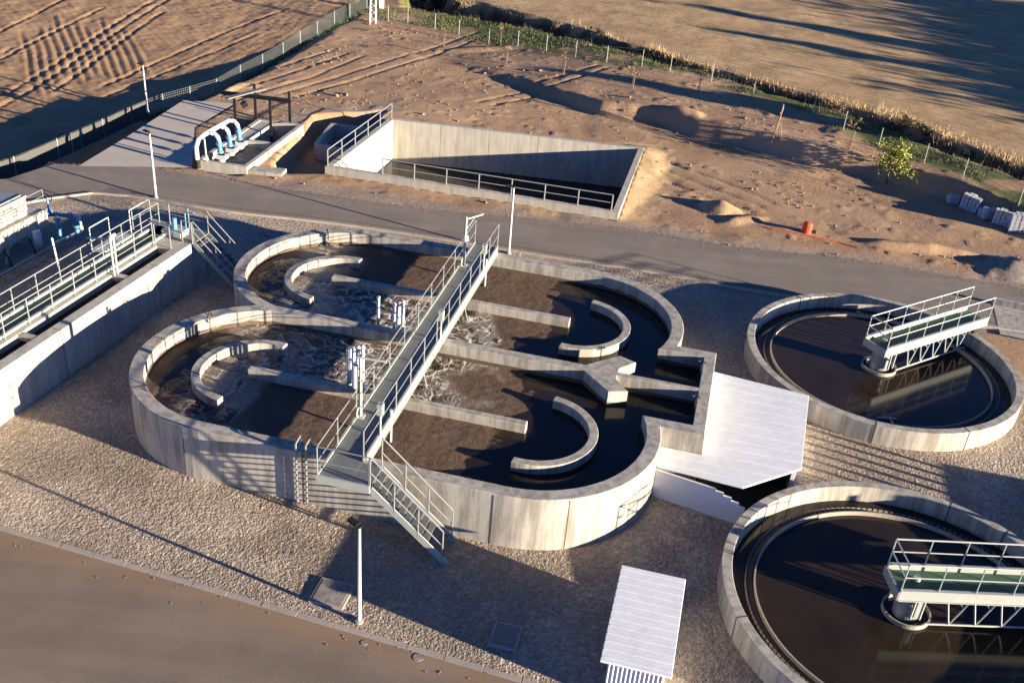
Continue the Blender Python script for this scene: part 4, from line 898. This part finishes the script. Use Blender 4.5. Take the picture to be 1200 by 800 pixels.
# pump station with pipes
ps = thing('pump_chamber', 'open concrete pump chamber with low pale walls beside the upper road', 'chamber', (*G(285, 185), 0))
po = Gs([(230, 190), (290, 198), (357, 147), (320, 143), (300, 147), (278, 156)], .35)
q0, q1, q2 = np.array(G(230, 188, .35)), np.array(G(289, 196, .35)), np.array(G(356, 146, .35)); q3 = q0+(q2-q1)
dA = (q1-q0)/np.hypot(*(q1-q0)); dB = (q2-q1)/np.hypot(*(q2-q1)); LA = np.hypot(*(q1-q0)); LB = np.hypot(*(q2-q1))
def Q(a, b, z=0.): p = q0+dA*a+dB*b; return (p[0], p[1], z)
mb = MB(); frame_wall(mb, [Q(0, 0)[:2], Q(LA, 0)[:2], Q(LA, LB)[:2], Q(0, LB)[:2]], [Q(.22, .22)[:2], Q(LA-.22, .22)[:2], Q(LA-.22, LB-.22)[:2], Q(.22, LB-.22)[:2]], -1.2, .35); mb.build('wall', M['concrete_pale'], ps)
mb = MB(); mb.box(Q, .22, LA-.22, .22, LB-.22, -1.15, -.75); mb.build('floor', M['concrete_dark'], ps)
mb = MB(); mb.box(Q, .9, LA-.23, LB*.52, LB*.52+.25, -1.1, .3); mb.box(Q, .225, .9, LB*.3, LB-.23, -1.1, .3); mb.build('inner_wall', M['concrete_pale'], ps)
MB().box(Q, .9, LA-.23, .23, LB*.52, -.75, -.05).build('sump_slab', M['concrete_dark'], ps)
# blue and white pipes
t = thing('pipe_manifold', 'white header pipe with three blue valve drops over the pump chamber wall', 'pipework', Q(.3, .5, .3))
hz = 1.55
mb = MB(); mb.path([Q(.1, -.1, 0), Q(.1, -.1, 1.1), Q(.13, .1, 1.4), Q(.25, .5, hz)], .12, 12); mb.path([Q(.25, .5, hz), Q(.35, LB*.42, hz)], .12, 12)
for q in (Q(.1, -.1, 1.1), Q(.13, .1, 1.4), Q(.25, .5, hz)): mb.ball(q, .125)
mb.build('header_pipe', M['pipew'], t, smooth=True)
MB().bar(Q(.1, -.1, 0), Q(.1, -.1, .45), .15, 12).build('pipe_base', M['blackst'], t)
MB().bar(Q(.5, .1, .3), Q(.45, .1, 1.5), .045).build('support', M['galv_w'], t)
for k, b in enumerate((LB*.12, LB*.27, LB*.42)):
    mb = MB(); mb.path([Q(.3, b, hz), Q(.62, b, hz-.02), Q(.78, b, hz-.18), Q(.82, b, hz-.35)], .105, 12); mb.ball(Q(.62, b, hz-.02), .108); mb.ball(Q(.78, b, hz-.18), .108); br = mb.build('branch', M['pipew'], t, smooth=True)
    mb = MB(); mb.bar(Q(.82, b, hz-.35), Q(.86, b, .55), .12, 12); mb.bar(Q(.82, b, 1.0), Q(.82, b, 1.08), .17, 12); mb.bar(Q(.86, b, .6), Q(.86, b, .68), .17, 12); mb.build('valve', M['blue'], br, smooth=False)
    mb = MB(); mb.bar(Q(.9, b, .1), Q(.9, b, .5), .18, 12); mb.box(Q, .7, 1.2, b-.2, b+.2, .3, .5); mb.build('pump_head', M['pipew'], br)
# crane frame
fr_t = thing('hoist_gantry', 'black steel hoist gantry standing over the pump chamber', 'gantry', Q(1.8, LB*.6, 0))
posts = [G(318, 163), G(277, 158), G(340, 147), G(300, 141)]; hts = [2.1, 1.98, 1.9, 2.05]
for p, h in zip(posts, hts): MB().beam((*p, -.6), (*p, h), .13, .13).build('post', M['blackst'], fr_t)
a = np.array(posts[1]); b = np.array(posts[0]); dd_ = (b-a)/np.hypot(*(b-a))
mb = MB(); mid1 = (posts[1]+posts[3])/2*.0+np.array(posts[1])*.7+np.array(posts[3])*.3
mb.beam((*(a-dd_*.6+np.array([-.3, .6])), 2.05), (*(np.array(posts[0])+dd_*.9+np.array([.2, .2])), 2.15), .14, .2); mb.build('crossbeam', M['blackst'], fr_t)
mb = MB(); mb.beam((*(a+np.array([-.2, -.7])), 2.2), (*(a+np.array([1.3, 1.2])), 2.3), .3, .06); mb.build('trolley_rail', M['wire'], fr_t)
MB().bar((*(a+np.array([.35, .1])), 1.6), (*(a+np.array([.6, .2])), 1.75), .17, 12).build('hoist_motor', M['blackst'], fr_t)
tag(MB().bar((*G(309, 146), 0), (*G(309, 146), .8), .04).build('short_post', M['blackst']), 'short dark post standing behind the pump chamber', 'post')
p = Gs([(292, 203), (330, 208), (336, 201), (300, 198)]); tag(MB().prism(p, -.05, .16).build('concrete_slab', M['concrete'], bevel=.01), 'flat concrete slab lying at the corner of the pump chamber', 'slab')
# ------------------------------------------------------------------ lamp posts
def lamp():
    t = thing('lamp_post', '', 'lamp post', (0, 0, 0), 'slim lamp posts of the plant')
    MB().bar((0, 0, 0), (0, 0, 3.1), .062, 10, .036).build('pole', M['pipew'], t)
    MB().arc((0, 0), .01, .11, 0, 2*math.pi, 0, .07, 12).build('base', M['kerb'], t)
    mb = MB(); mb.bar((0, 0, 3.1), (0, 0, 3.16), .05, 8); mb.beam((-.04, 0, 3.17), (-.34, .05, 3.19), .15, .06); mb.build('lamp_head', M['blackst'], t)
    return t
l0 = lamp()
for k, (px, py, lab) in enumerate(((421, 728, 'lamp post in the gravel nearest the camera beside the lower road'), (183, 232, 'lamp post at the road kerb near the pump chamber'), (596, 297, 'lamp post behind the catwalk at the edge of the upper road'), (173, 131, 'lamp post by the dark shade cloth fence'))):
    o = l0 if k == 0 else copy_tree(l0); p = G(px, py); o.location = (p[0], p[1], max(terrain_z(*p), -.02)); o['label'] = lab; o.rotation_euler.z = random.uniform(-.5, .5)
    if k == 3: o.scale = (.9, .9, .85)
# ------------------------------------------------------------------ fences
def fence(pts, h, name, label, cloth=None, mesh=False, wires=3, r=.02, group=None, vx=.16):
    P = [Vector((p[0], p[1], terrain_z(*p))) for p in pts]; t = thing(name, label, 'fence', P[0], group)
    for p in P: MB().bar(p-Vector((0, 0, .1)), p+Vector((0, 0, h)), .024, 6).build('post', M['galv_w'], t)
    mb = MB(); 
    for a, b in zip(P, P[1:]):
        for k in range(wires):
            z = Vector((0, 0, h*(.97-k/wires*.95))); mb.bar(a+z, b+z, .008 if mesh else .006, 4)
        if mesh:
            n = int((b-a).length/vx)
            for i in range(1, n): q = a.lerp(b, i/n); q.z = a.z+(b.z-a.z)*i/n; mb.bar(q+Vector((0, 0, .02)), q+Vector((0, 0, h*.97)), .006, 4, cap=False)
    mb.build('wire_mesh', M['wire'], t)
    if cloth:
        for i in cloth:
            a, b = P[i], P[i+1]; u = Vector((0, 0, h*.93)); lo = Vector((0, 0, h*.05)); n = (b-a).cross(Vector((0, 0, 1))).normalized()*.008
            nn = 8; mb = MB(); vs = []; 
            for k in range(nn+1):
                q = a.lerp(b, .01+.98*k/nn); sag = .03*math.sin(k*1.9+i); 
                for z_ in (lo, u): vs += [q+z_+n*(1+sag*60)+Vector((0, 0, sag*.6)), q+z_-n*(1-sag*60)+Vector((0, 0, sag*.6))]
            fs = []
            for k in range(nn):
                o_ = k*4; p_ = o_+4; fs += [(o_, p_, p_+2, o_+2), (o_+1, o_+3, p_+3, p_+1), (o_+2, p_+2, p_+3, o_+3), (o_, o_+1, p_+1, p_)]
            mb.add(vs, fs); mb.build('shade_cloth', M['cloth'], t)
    return t
LF = [G(-90, 232, -.7), G(-40, 215, -.7), G(18, 197, -.7), G(68, 174, -.65), G(84, 167, -.65), G(95, 162, -.65), G(121, 150, -.6), G(154, 134, -.6), G(172, 127, -.6)]
fence(LF, 1.15, 'cloth_fence', 'mesh fence hung with grey shade cloth above the dark bank on the left', cloth=(0, 1, 2, 3, 4, 5, 6, 7), mesh=False, wires=3)
LF2 = [G(172, 127, -.6), G(191, 118, -.5), G(223, 112, -.5), G(254, 102, -.45), G(282, 87, -.4), G(308, 76, -.35), G(332, 64, -.3), G(352, 52, -.3), G(372, 42, -.25), G(392, 31, -.2), G(410, 23, -.2), G(430, 14, -.2)]
fence(LF2, 1.15, 'mesh_fence', 'pale wire mesh fence on posts between dirt yard and ploughed field', mesh=True, wires=8, vx=.14)
fence(RFENCE, 1.15, 'wire_fence', 'thin wire fence with pale posts along the green verge', mesh=False, wires=4)
# ------------------------------------------------------------------ lattice mast at the top edge
p = GT(437, 27); t = thing('lattice_mast', 'white lattice mast base standing at the top edge beyond the yard', 'mast', p)
for sx in (-.22, .22):
    for sy in (-.22, .22): MB().bar((p[0]+sx, p[1]+sy, p[2]-.1), (p[0]+sx*.5, p[1]+sy*.5, p[2]+7), .045).build('leg', M['pipew'], t)
mb = MB()
for i in range(14):
    z = p[2]+i*.5; k = 1-.5*(i*.5)/7; s = .22*k
    for a, b in (((-s, -s), (s, -s)), ((s, -s), (s, s)), ((s, s), (-s, s)), ((-s, s), (-s, -s))): mb.bar((p[0]+a[0], p[1]+a[1], z), (p[0]+b[0], p[1]+b[1], z+.5), .022, 5)
mb.build('lattice', M['pipew'], t)
p = GT(447, 10); tag(MB().beam((p[0], p[1], p[2]-.1), (p[0], p[1], p[2]+5), .35, .35).build('white_pillar', M['white'], bevel=.02), 'square white pillar beside the lattice mast', 'pillar')
# ------------------------------------------------------------------ vegetation
def leaves(mb, c, R, n, s, flat=1.0, clump=None):
    cl = [Vector((random.gauss(0, .45), random.gauss(0, .45), random.gauss(0, .45)*flat))*R for _ in range(clump or 14)]
    for _ in range(n):
        o = random.choice(cl); p = Vector(c)+o+Vector((random.gauss(0, 1), random.gauss(0, 1), random.gauss(0, 1)))*R*.17
        a = Vector((random.uniform(-1, 1), random.uniform(-1, 1), random.uniform(-1, 1))).normalized()*s*random.uniform(.6, 1.4)
        b = a.cross(Vector((random.uniform(-1, 1), random.uniform(-1, 1), random.uniform(-1, 1)))).normalized()*s*.6
        mb.add([p-a, p+b, p+a, p-b], [(0, 1, 2, 3)])
def tree(loc, h, crown, m, label, n=900, s=.07, trunk=.05, low=.35, group=None, name='tree'):
    t = thing(name, label, 'tree', loc, group); mb = MB(); L_ = Vector(loc); top = L_+Vector((random.uniform(-.1, .1)*h, random.uniform(-.1, .1)*h, h*.8))
    mb.bar(L_-Vector((0, 0, .1)), L_.lerp(top, .5), trunk, 7, trunk*.7); mb.bar(L_.lerp(top, .5), top, trunk*.7, 7, trunk*.2)
    for k in range(9):
        f_ = random.uniform(low, .9); q = L_.lerp(top, f_); a = random.uniform(0, 6.28); l = crown*random.uniform(.5, 1.0)
        mb.bar(q, q+Vector((math.cos(a)*l, math.sin(a)*l, l*random.uniform(.4, .9))), trunk*.35, 5, trunk*.1)
    mb.build('trunk', M['bark'], t)
    mb = MB(); hc = h*(1-low)/2; cz = h*low+hc
    leaves(mb, L_+Vector((0, 0, cz)), crown, n, s, flat=hc/crown, clump=max(14, n//45)); mb.build('crown', m, t)
    return t
tree(GT(1041, 207), 2.5, 1.05, M['leaf_y'], 'bushy yellow-green tree on the bank near the pale stone stacks', n=1400, s=.07, low=.22)
# staked saplings
def sapling(px, py, h, lab, dry=True, n=70):
    p = GT(px, py); t = thing('sapling', lab, 'young tree', p, 'staked saplings along the fence')
    L_ = Vector(p); MB().bar(L_-Vector((0, 0, .05)), L_+Vector((.05, .02, h)), .028, 6, .012).build('trunk', M['bark'], t)
    MB().bar(L_+Vector((.1, 0, -.05)), L_+Vector((.12, 0, h*.7)), .025, 6).build('stake', M['wood'], t)
    mb = MB(); leaves(mb, L_+Vector((.05, 0, h*.92)), .22*h, n, .045, clump=7); mb.build('crown', M['leaf_dry'] if dry else M['leaf_g'], t)
for a in ((519, 54, 1.3, 'thin bare sapling nearest the lattice mast'), (585, 54, 1.4, 'sapling right beside the fence above the yard centre'), (592, 75, 1.2, 'small sapling standing in the dirt in front of the others'),
          (659, 89, 1.5, 'tall bare sapling in a dug hole left of the long shadow'), (740, 104, 1.3, 'sapling standing directly at the start of the long shadow'), (817, 109, 1.3, 'sapling between the long shadow and the dry ditch'), (880, 118, 1.2, 'sapling with brown leaves left of the wooden tripod'), (994, 176, 1.6, 'reddish bare sapling between tripod and yellow-green tree')): sapling(*a)
p = GT(909, 165); t = thing('stake_tripod', 'wooden stake tripod holding a sapling on the dirt bank', 'tripod', p)
for dx, dy, l in ((-.28, -.3, 1.9), (.3, -.05, 1.6), (.02, .35, 2.1)): MB().bar((p[0]+dx, p[1]+dy, p[2]-.1), (p[0]-dx*.25, p[1]-dy*.25, p[2]+l), .04, 6).build('stake', M['wood'], t)
# grass, straw and brush as ground cover
def blades(name, pts, hts, m, wdt, lean=.35, label='', cat='grass'):
    n = len(pts); a = rng.uniform(0, 6.28, n); l = rng.normal(0, lean, (n, 2)); pts = np.asarray(pts); h = hts
    w_ = wdt*rng.uniform(.6, 1.3, n); dx = np.cos(a)*w_; dy = np.sin(a)*w_
    v0 = np.stack([pts[:, 0]-dx, pts[:, 1]-dy, pts[:, 2]-.02], 1); v1 = np.stack([pts[:, 0]+dx, pts[:, 1]+dy, pts[:, 2]-.02], 1); v2 = np.stack([pts[:, 0]+l[:, 0]*h, pts[:, 1]+l[:, 1]*h, pts[:, 2]+h], 1)
    V = np.stack([v0, v1, v2], 1).reshape(-1, 3); F = np.arange(3*n).reshape(-1, 3); o = npmesh(name, V, F, m, smooth=False); return tag(o, label, cat, kind='stuff')
def scatter(fn, n, xr_=(-16, 36), yr=(40, 110)):
    x = rng.uniform(*xr_, n); y = rng.uniform(*yr, n); keep = rng.uniform(0, 1, n) < fn(x, y); x = x[keep]; y = y[keep]; return np.stack([x, y, height(x, y)], 1)
def qdrain(x, y): d, s, a = region(x, y, DRAIN, FAR_D); return np.where(s > 0, d, -d)
def qf(x, y): d, s, a = pdist(x, y, RFENCE); return np.where(s > 0, d, -d)
g1 = scatter(lambda x, y: sm(-.6, .5, qf(x, y)+fbm(x, y, 2, 3, 82)*1.0)*(1-sm(-.1, .9, qdrain(x, y)))*sm(-.12, .2, vnoise(x, y, 1.5, 83)+.02)*.8, 420000)
blades('green_grass', g1, rng.uniform(.06, .22, len(g1)), M['grass'], .022, label='short green grass on the verge along the wire fence')
g2 = scatter(lambda x, y: np.exp(-((qdrain(x, y)-4.15-.5*vnoise(x, y, 3, 94))/(.35+.5*sm(18, 24, x)))**2)*sm(-.1, .2, vnoise(x, y, 2.5, 95)+.04+.25*sm(18, 23, x)), 330000)
blades('dry_grass', g2, rng.uniform(.1, .5, len(g2))*(.5+1.0*(vnoise(g2[:, 0], g2[:, 1], 1.2, 97)+.5)), M['straw'], .02, .3, 'tall dry straw-coloured grass on the far edge of the drainage channel')
g3 = scatter(lambda x, y: np.exp(-((qdrain(x, y)-2.2)/1.3)**2)*sm(-.3, .1, vnoise(x, y, 1.3, 96)), 420000)
blades('ditch_weeds', g3, rng.uniform(.1, .5, len(g3)), M['bush'], .035, .5, 'dark brush filling the drainage channel', 'brush')
def qc(x, y): d, s, a = pdist(x, y, LF2); return d
g4 = scatter(lambda x, y: np.exp(-(qc(x, y)/.35)**2)*.6, 160000, (-26, -8), (50, 92))
blades('fence_weeds', g4, rng.uniform(.1, .35, len(g4)), M['leaf_g'], .03, .4, 'sparse green weeds under the mesh fence', 'weeds')
# shrubs in the channel
for k, (px, py, r) in enumerate(((1065, 150, .7), (1085, 158, .5), (985, 140, .55), (1130, 190, .6), (700, 42, .5), (500, 12, .8))):
    p = GT(px, py); t = thing('shrub', ['dark shrub above the yellow-green tree', 'small dark shrub right of the yellow-green tree', 'low brown shrub behind the reddish sapling', 'dark shrub beyond the last fence posts', 'small shrub at the channel edge in the upper middle', 'golden brown shrub by the mast at the top edge'][k], 'shrub', p, 'shrubs in the drainage channel')
    mb = MB()
    for _ in range(7): a = random.uniform(0, 6.28); mb.bar(p, (p[0]+math.cos(a)*r*.5, p[1]+math.sin(a)*r*.5, p[2]+r*.9), .015, 5, .006)
    mb.build('stem', M['bark'], t); mb = MB(); leaves(mb, (p[0], p[1], p[2]+r*.55), r, 420, .06, .7); mb.build('foliage', M['leaf_dry'] if k in (2, 5) else M['bush'], t)
# trees out of frame on the right whose long shadows cross the field and the yard
def rough_tree(x, y, h, r, low, lab, n=1600):
    t = tree((x, y, terrain_z(x, y)), h, r, M['leaf_g'], lab, n=n*2, s=.36, trunk=.16, low=low, group='trees beyond the right edge of the site', name='field_tree'); return t
for k, (x, y, h, r, low) in enumerate(((78, 67.5, 12.2, 1.1, .3), (76, 61.0, 10.6, .9, .4), (84, 86, 12, 1.2, .3), (70.0, 56.0, 6.6, 4.2, .04), (70.9, 58.3, 6.7, 4.2, .04), (71.8, 60.6, 6.9, 4.2, .04), (72.7, 62.9, 7.0, 4.2, .04), (73.6, 65.2, 7.2, 4.2, .04), (74.5, 67.5, 7.3, 4.2, .04), (75.4, 69.8, 7.4, 4.2, .04), (76.3, 72.1, 7.6, 4.2, .04), (77.2, 74.4, 7.7, 4.2, .04), (78.1, 76.7, 7.9, 4.2, .04), (79.0, 79.0, 8.0, 4.2, .04), (79.9, 81.3, 8.1, 4.2, .04), (80.8, 83.6, 8.3, 4.2, .04), (81.7, 85.9, 8.4, 4.2, .04), (82.6, 88.2, 8.6, 4.2, .04), (83.5, 90.5, 8.7, 4.2, .04))):
    rough_tree(x, y, h, r, low, 'dark green tree of the row far beyond the right edge')
rough_tree(37.5, 54.3, 6.2, 1.0, .4, 'slender tree beyond the right edge behind the pale stone stacks', 900)
# unseen building added out of frame; its wall and roof posts cast striped shade
bb = thing('unseen_building', 'low unseen building added beyond the right edge to shade the gravel between the clarifiers', 'building', (24, 24, 0))
def BB(a, b, z=0.): return (20.55+a*math.cos(YAW)-b*math.sin(YAW), 21.7+a*math.sin(YAW)+b*math.cos(YAW), z)
MB().box(BB, 0, 5, 0, 4.0, 0, 1.15).build('wall', M['concrete_pale'], bb); MB().box(BB, -.1, 5.1, -.1, 4.1, 1.152, 1.22).build('roof', M['concrete'], bb)
for i in range(9): MB().beam(BB(.0, .1+i*.46, 1.22), BB(.0, .1+i*.46, 2.15), .06, .14).build('rail_post', M['galv'], bb)
# ------------------------------------------------------------------ stone stacks, red barrel, hose, rubble
def stack(w_, d_, h_, m):
    t = thing('paver_stack', '', 'stone stack', (0, 0, 0), 'stacks of pale paving blocks on the bank')
    mb = MB()
    for i in range(3): mb.box(lambda a, b, z=0: (a, b), -w_/2, w_/2, -d_/2+i*(d_/2-.05), -d_/2+.1+i*(d_/2-.05), 0, .08)
    mb.build('pallet', M['wood'], t); mb = MB(); nx_, ny_, nz_ = 5, 4, 4
    for i in range(nx_):
        for j in range(ny_):
            for k in range(nz_):
                if k == nz_-1 and random.random() < .35: continue
                x = -w_/2+w_*i/nx_; y = -d_/2+d_*j/ny_; z = .08+h_*k/nz_; g_ = .015; e = random.uniform(-.02, .02)
                mb.box(lambda a, b, z=0: (a, b), x+g_+e, x+w_/nx_-g_+e, y+g_, y+d_/ny_-g_, z, z+h_/nz_-.01)
    mb.build('paving_blocks', m, t); return t
s0 = stack(.95, .8, .75, M['paver'])
for k, (px, py, rz, sc_, lab) in enumerate(((1119, 226, .2, .6, 'smallest low stack of grey blocks at the left end of the row'), (1139, 236, -.4, 1.0, 'tall striped stack of pale blocks right of the smallest stack'), (1158, 246, .5, .75, 'tilted stack of grey blocks in the middle of the row'), (1176, 252, -.2, .95, 'square stack of pale blocks left of the largest stack'), (1196, 260, .1, 1.15, 'largest pale block stack, cut by the right edge of the picture'))):
    o = s0 if k == 0 else copy_tree(s0); p = GT(px, py); o.location = p; o.rotation_euler = (0, .08*(k % 2), rz-.3); o.scale = (sc_,)*3; o['label'] = lab
for o in s0.children: pass
p = GT(945, 272); t = thing('red_barrel', 'orange-red round barrel on the dirt beside a red hose', 'barrel', p)
mb = MB(); mb.arc((p[0], p[1]), .02, .24, 0, 6.284, p[2], p[2]+.42, 20); mb.ball((p[0], p[1], p[2]+.4), .235, sz=.6); mb.build('body', M['red'], t, smooth=False); MB().bar((p[0]+.2, p[1]-.1, p[2]+.1), (p[0]+.42, p[1]-.12, p[2]+.1), .08, 10).build('spout', M['blackst'], t)
pts = []
for k, (x, y) in enumerate(((893, 266), (905, 269), (920, 271), (940, 275), (960, 280), (985, 285), (1005, 291))): q = GT(x, y); pts.append((q[0], q[1], q[2]+.03))
tag(MB().path(pts, .022, 6).build('red_hose', M['red']), 'red hose lying on the dirt in front of the barrel', 'hose')
def rocks(n):
    V = []; F = []; bm = bmesh.new(); bmesh.ops.create_icosphere(bm, subdivisions=1, radius=1); bv = np.array([v.co[:] for v in bm.verts]); bf = np.array([[v.index for v in f.verts] for f in bm.faces]); bm.free(); k = 0
    P = scatter(lambda x, y: (~inpoly(x, y, UROAD_N+UROAD_F[::-1]) & ~inpoly(x, y, REAR) & ~inpoly(x, y, PADP) & ~inpoly(x, y, PIT) & (pdist(x, y, CREST)[1] < 0) & (qf(x, y) < 0))*(.12+.88*(vnoise(x, y, 4, 99) > .12)), n, (-20, 32), (44.5, 86))
    for p in P:
        s = random.uniform(.03, .09)*(2 if random.random() < .04 else 1); v = bv*rng.uniform(.6, 1.3, bv.shape)*s*np.array([1, 1, .7])+p+np.array([0, 0, s*.25]); V.append(v); F.append(bf+k*len(bv)); k += 1
    return np.concatenate(V), np.concatenate(F)
V, F = rocks(3000); tag(npmesh('rubble', V, F, M['stone'], smooth=False), 'small stones and clods scattered over the dirt yard', 'rubble', kind='stuff')

def spill():
    bm = bmesh.new(); bmesh.ops.create_icosphere(bm, subdivisions=1, radius=1); bv = np.array([v.co[:] for v in bm.verts]); bf = np.array([[v.index for v in f.verts] for f in bm.faces]); bm.free(); V = []; F = []; P = []
    for _ in range(90):
        t = random.uniform(-12, 20); o = -abs(random.gauss(0, .35))-.1; p = LK0+kd*t+kn*o; P.append((p[0], p[1], .006))
    line = smooth_line(UROAD_F[2:-1], .5)
    for _ in range(1500):
        a = random.choice(line); P.append((a[0]+random.uniform(-.3, .3), a[1]-abs(random.gauss(0, .45))+.15, .012))
    line = smooth_line(UROAD_N[2:-1], .5)
    for _ in range(700):
        a = random.choice(line); P.append((a[0]+random.uniform(-.3, .3), a[1]+abs(random.gauss(0, .3)), .012))
    for k, p in enumerate(P):
        s_ = random.uniform(.008, .024); V.append(bv*rng.uniform(.6, 1.3, bv.shape)*s_*np.array([1, 1, .6])+np.array(p)+np.array([0, 0, s_*.3])); F.append(bf+k*len(bv))
    tag(npmesh('spilled_gravel', np.concatenate(V), np.concatenate(F), M['stone'], smooth=False), 'loose gravel scattered along the road edges', 'gravel', kind='stuff')
spill()
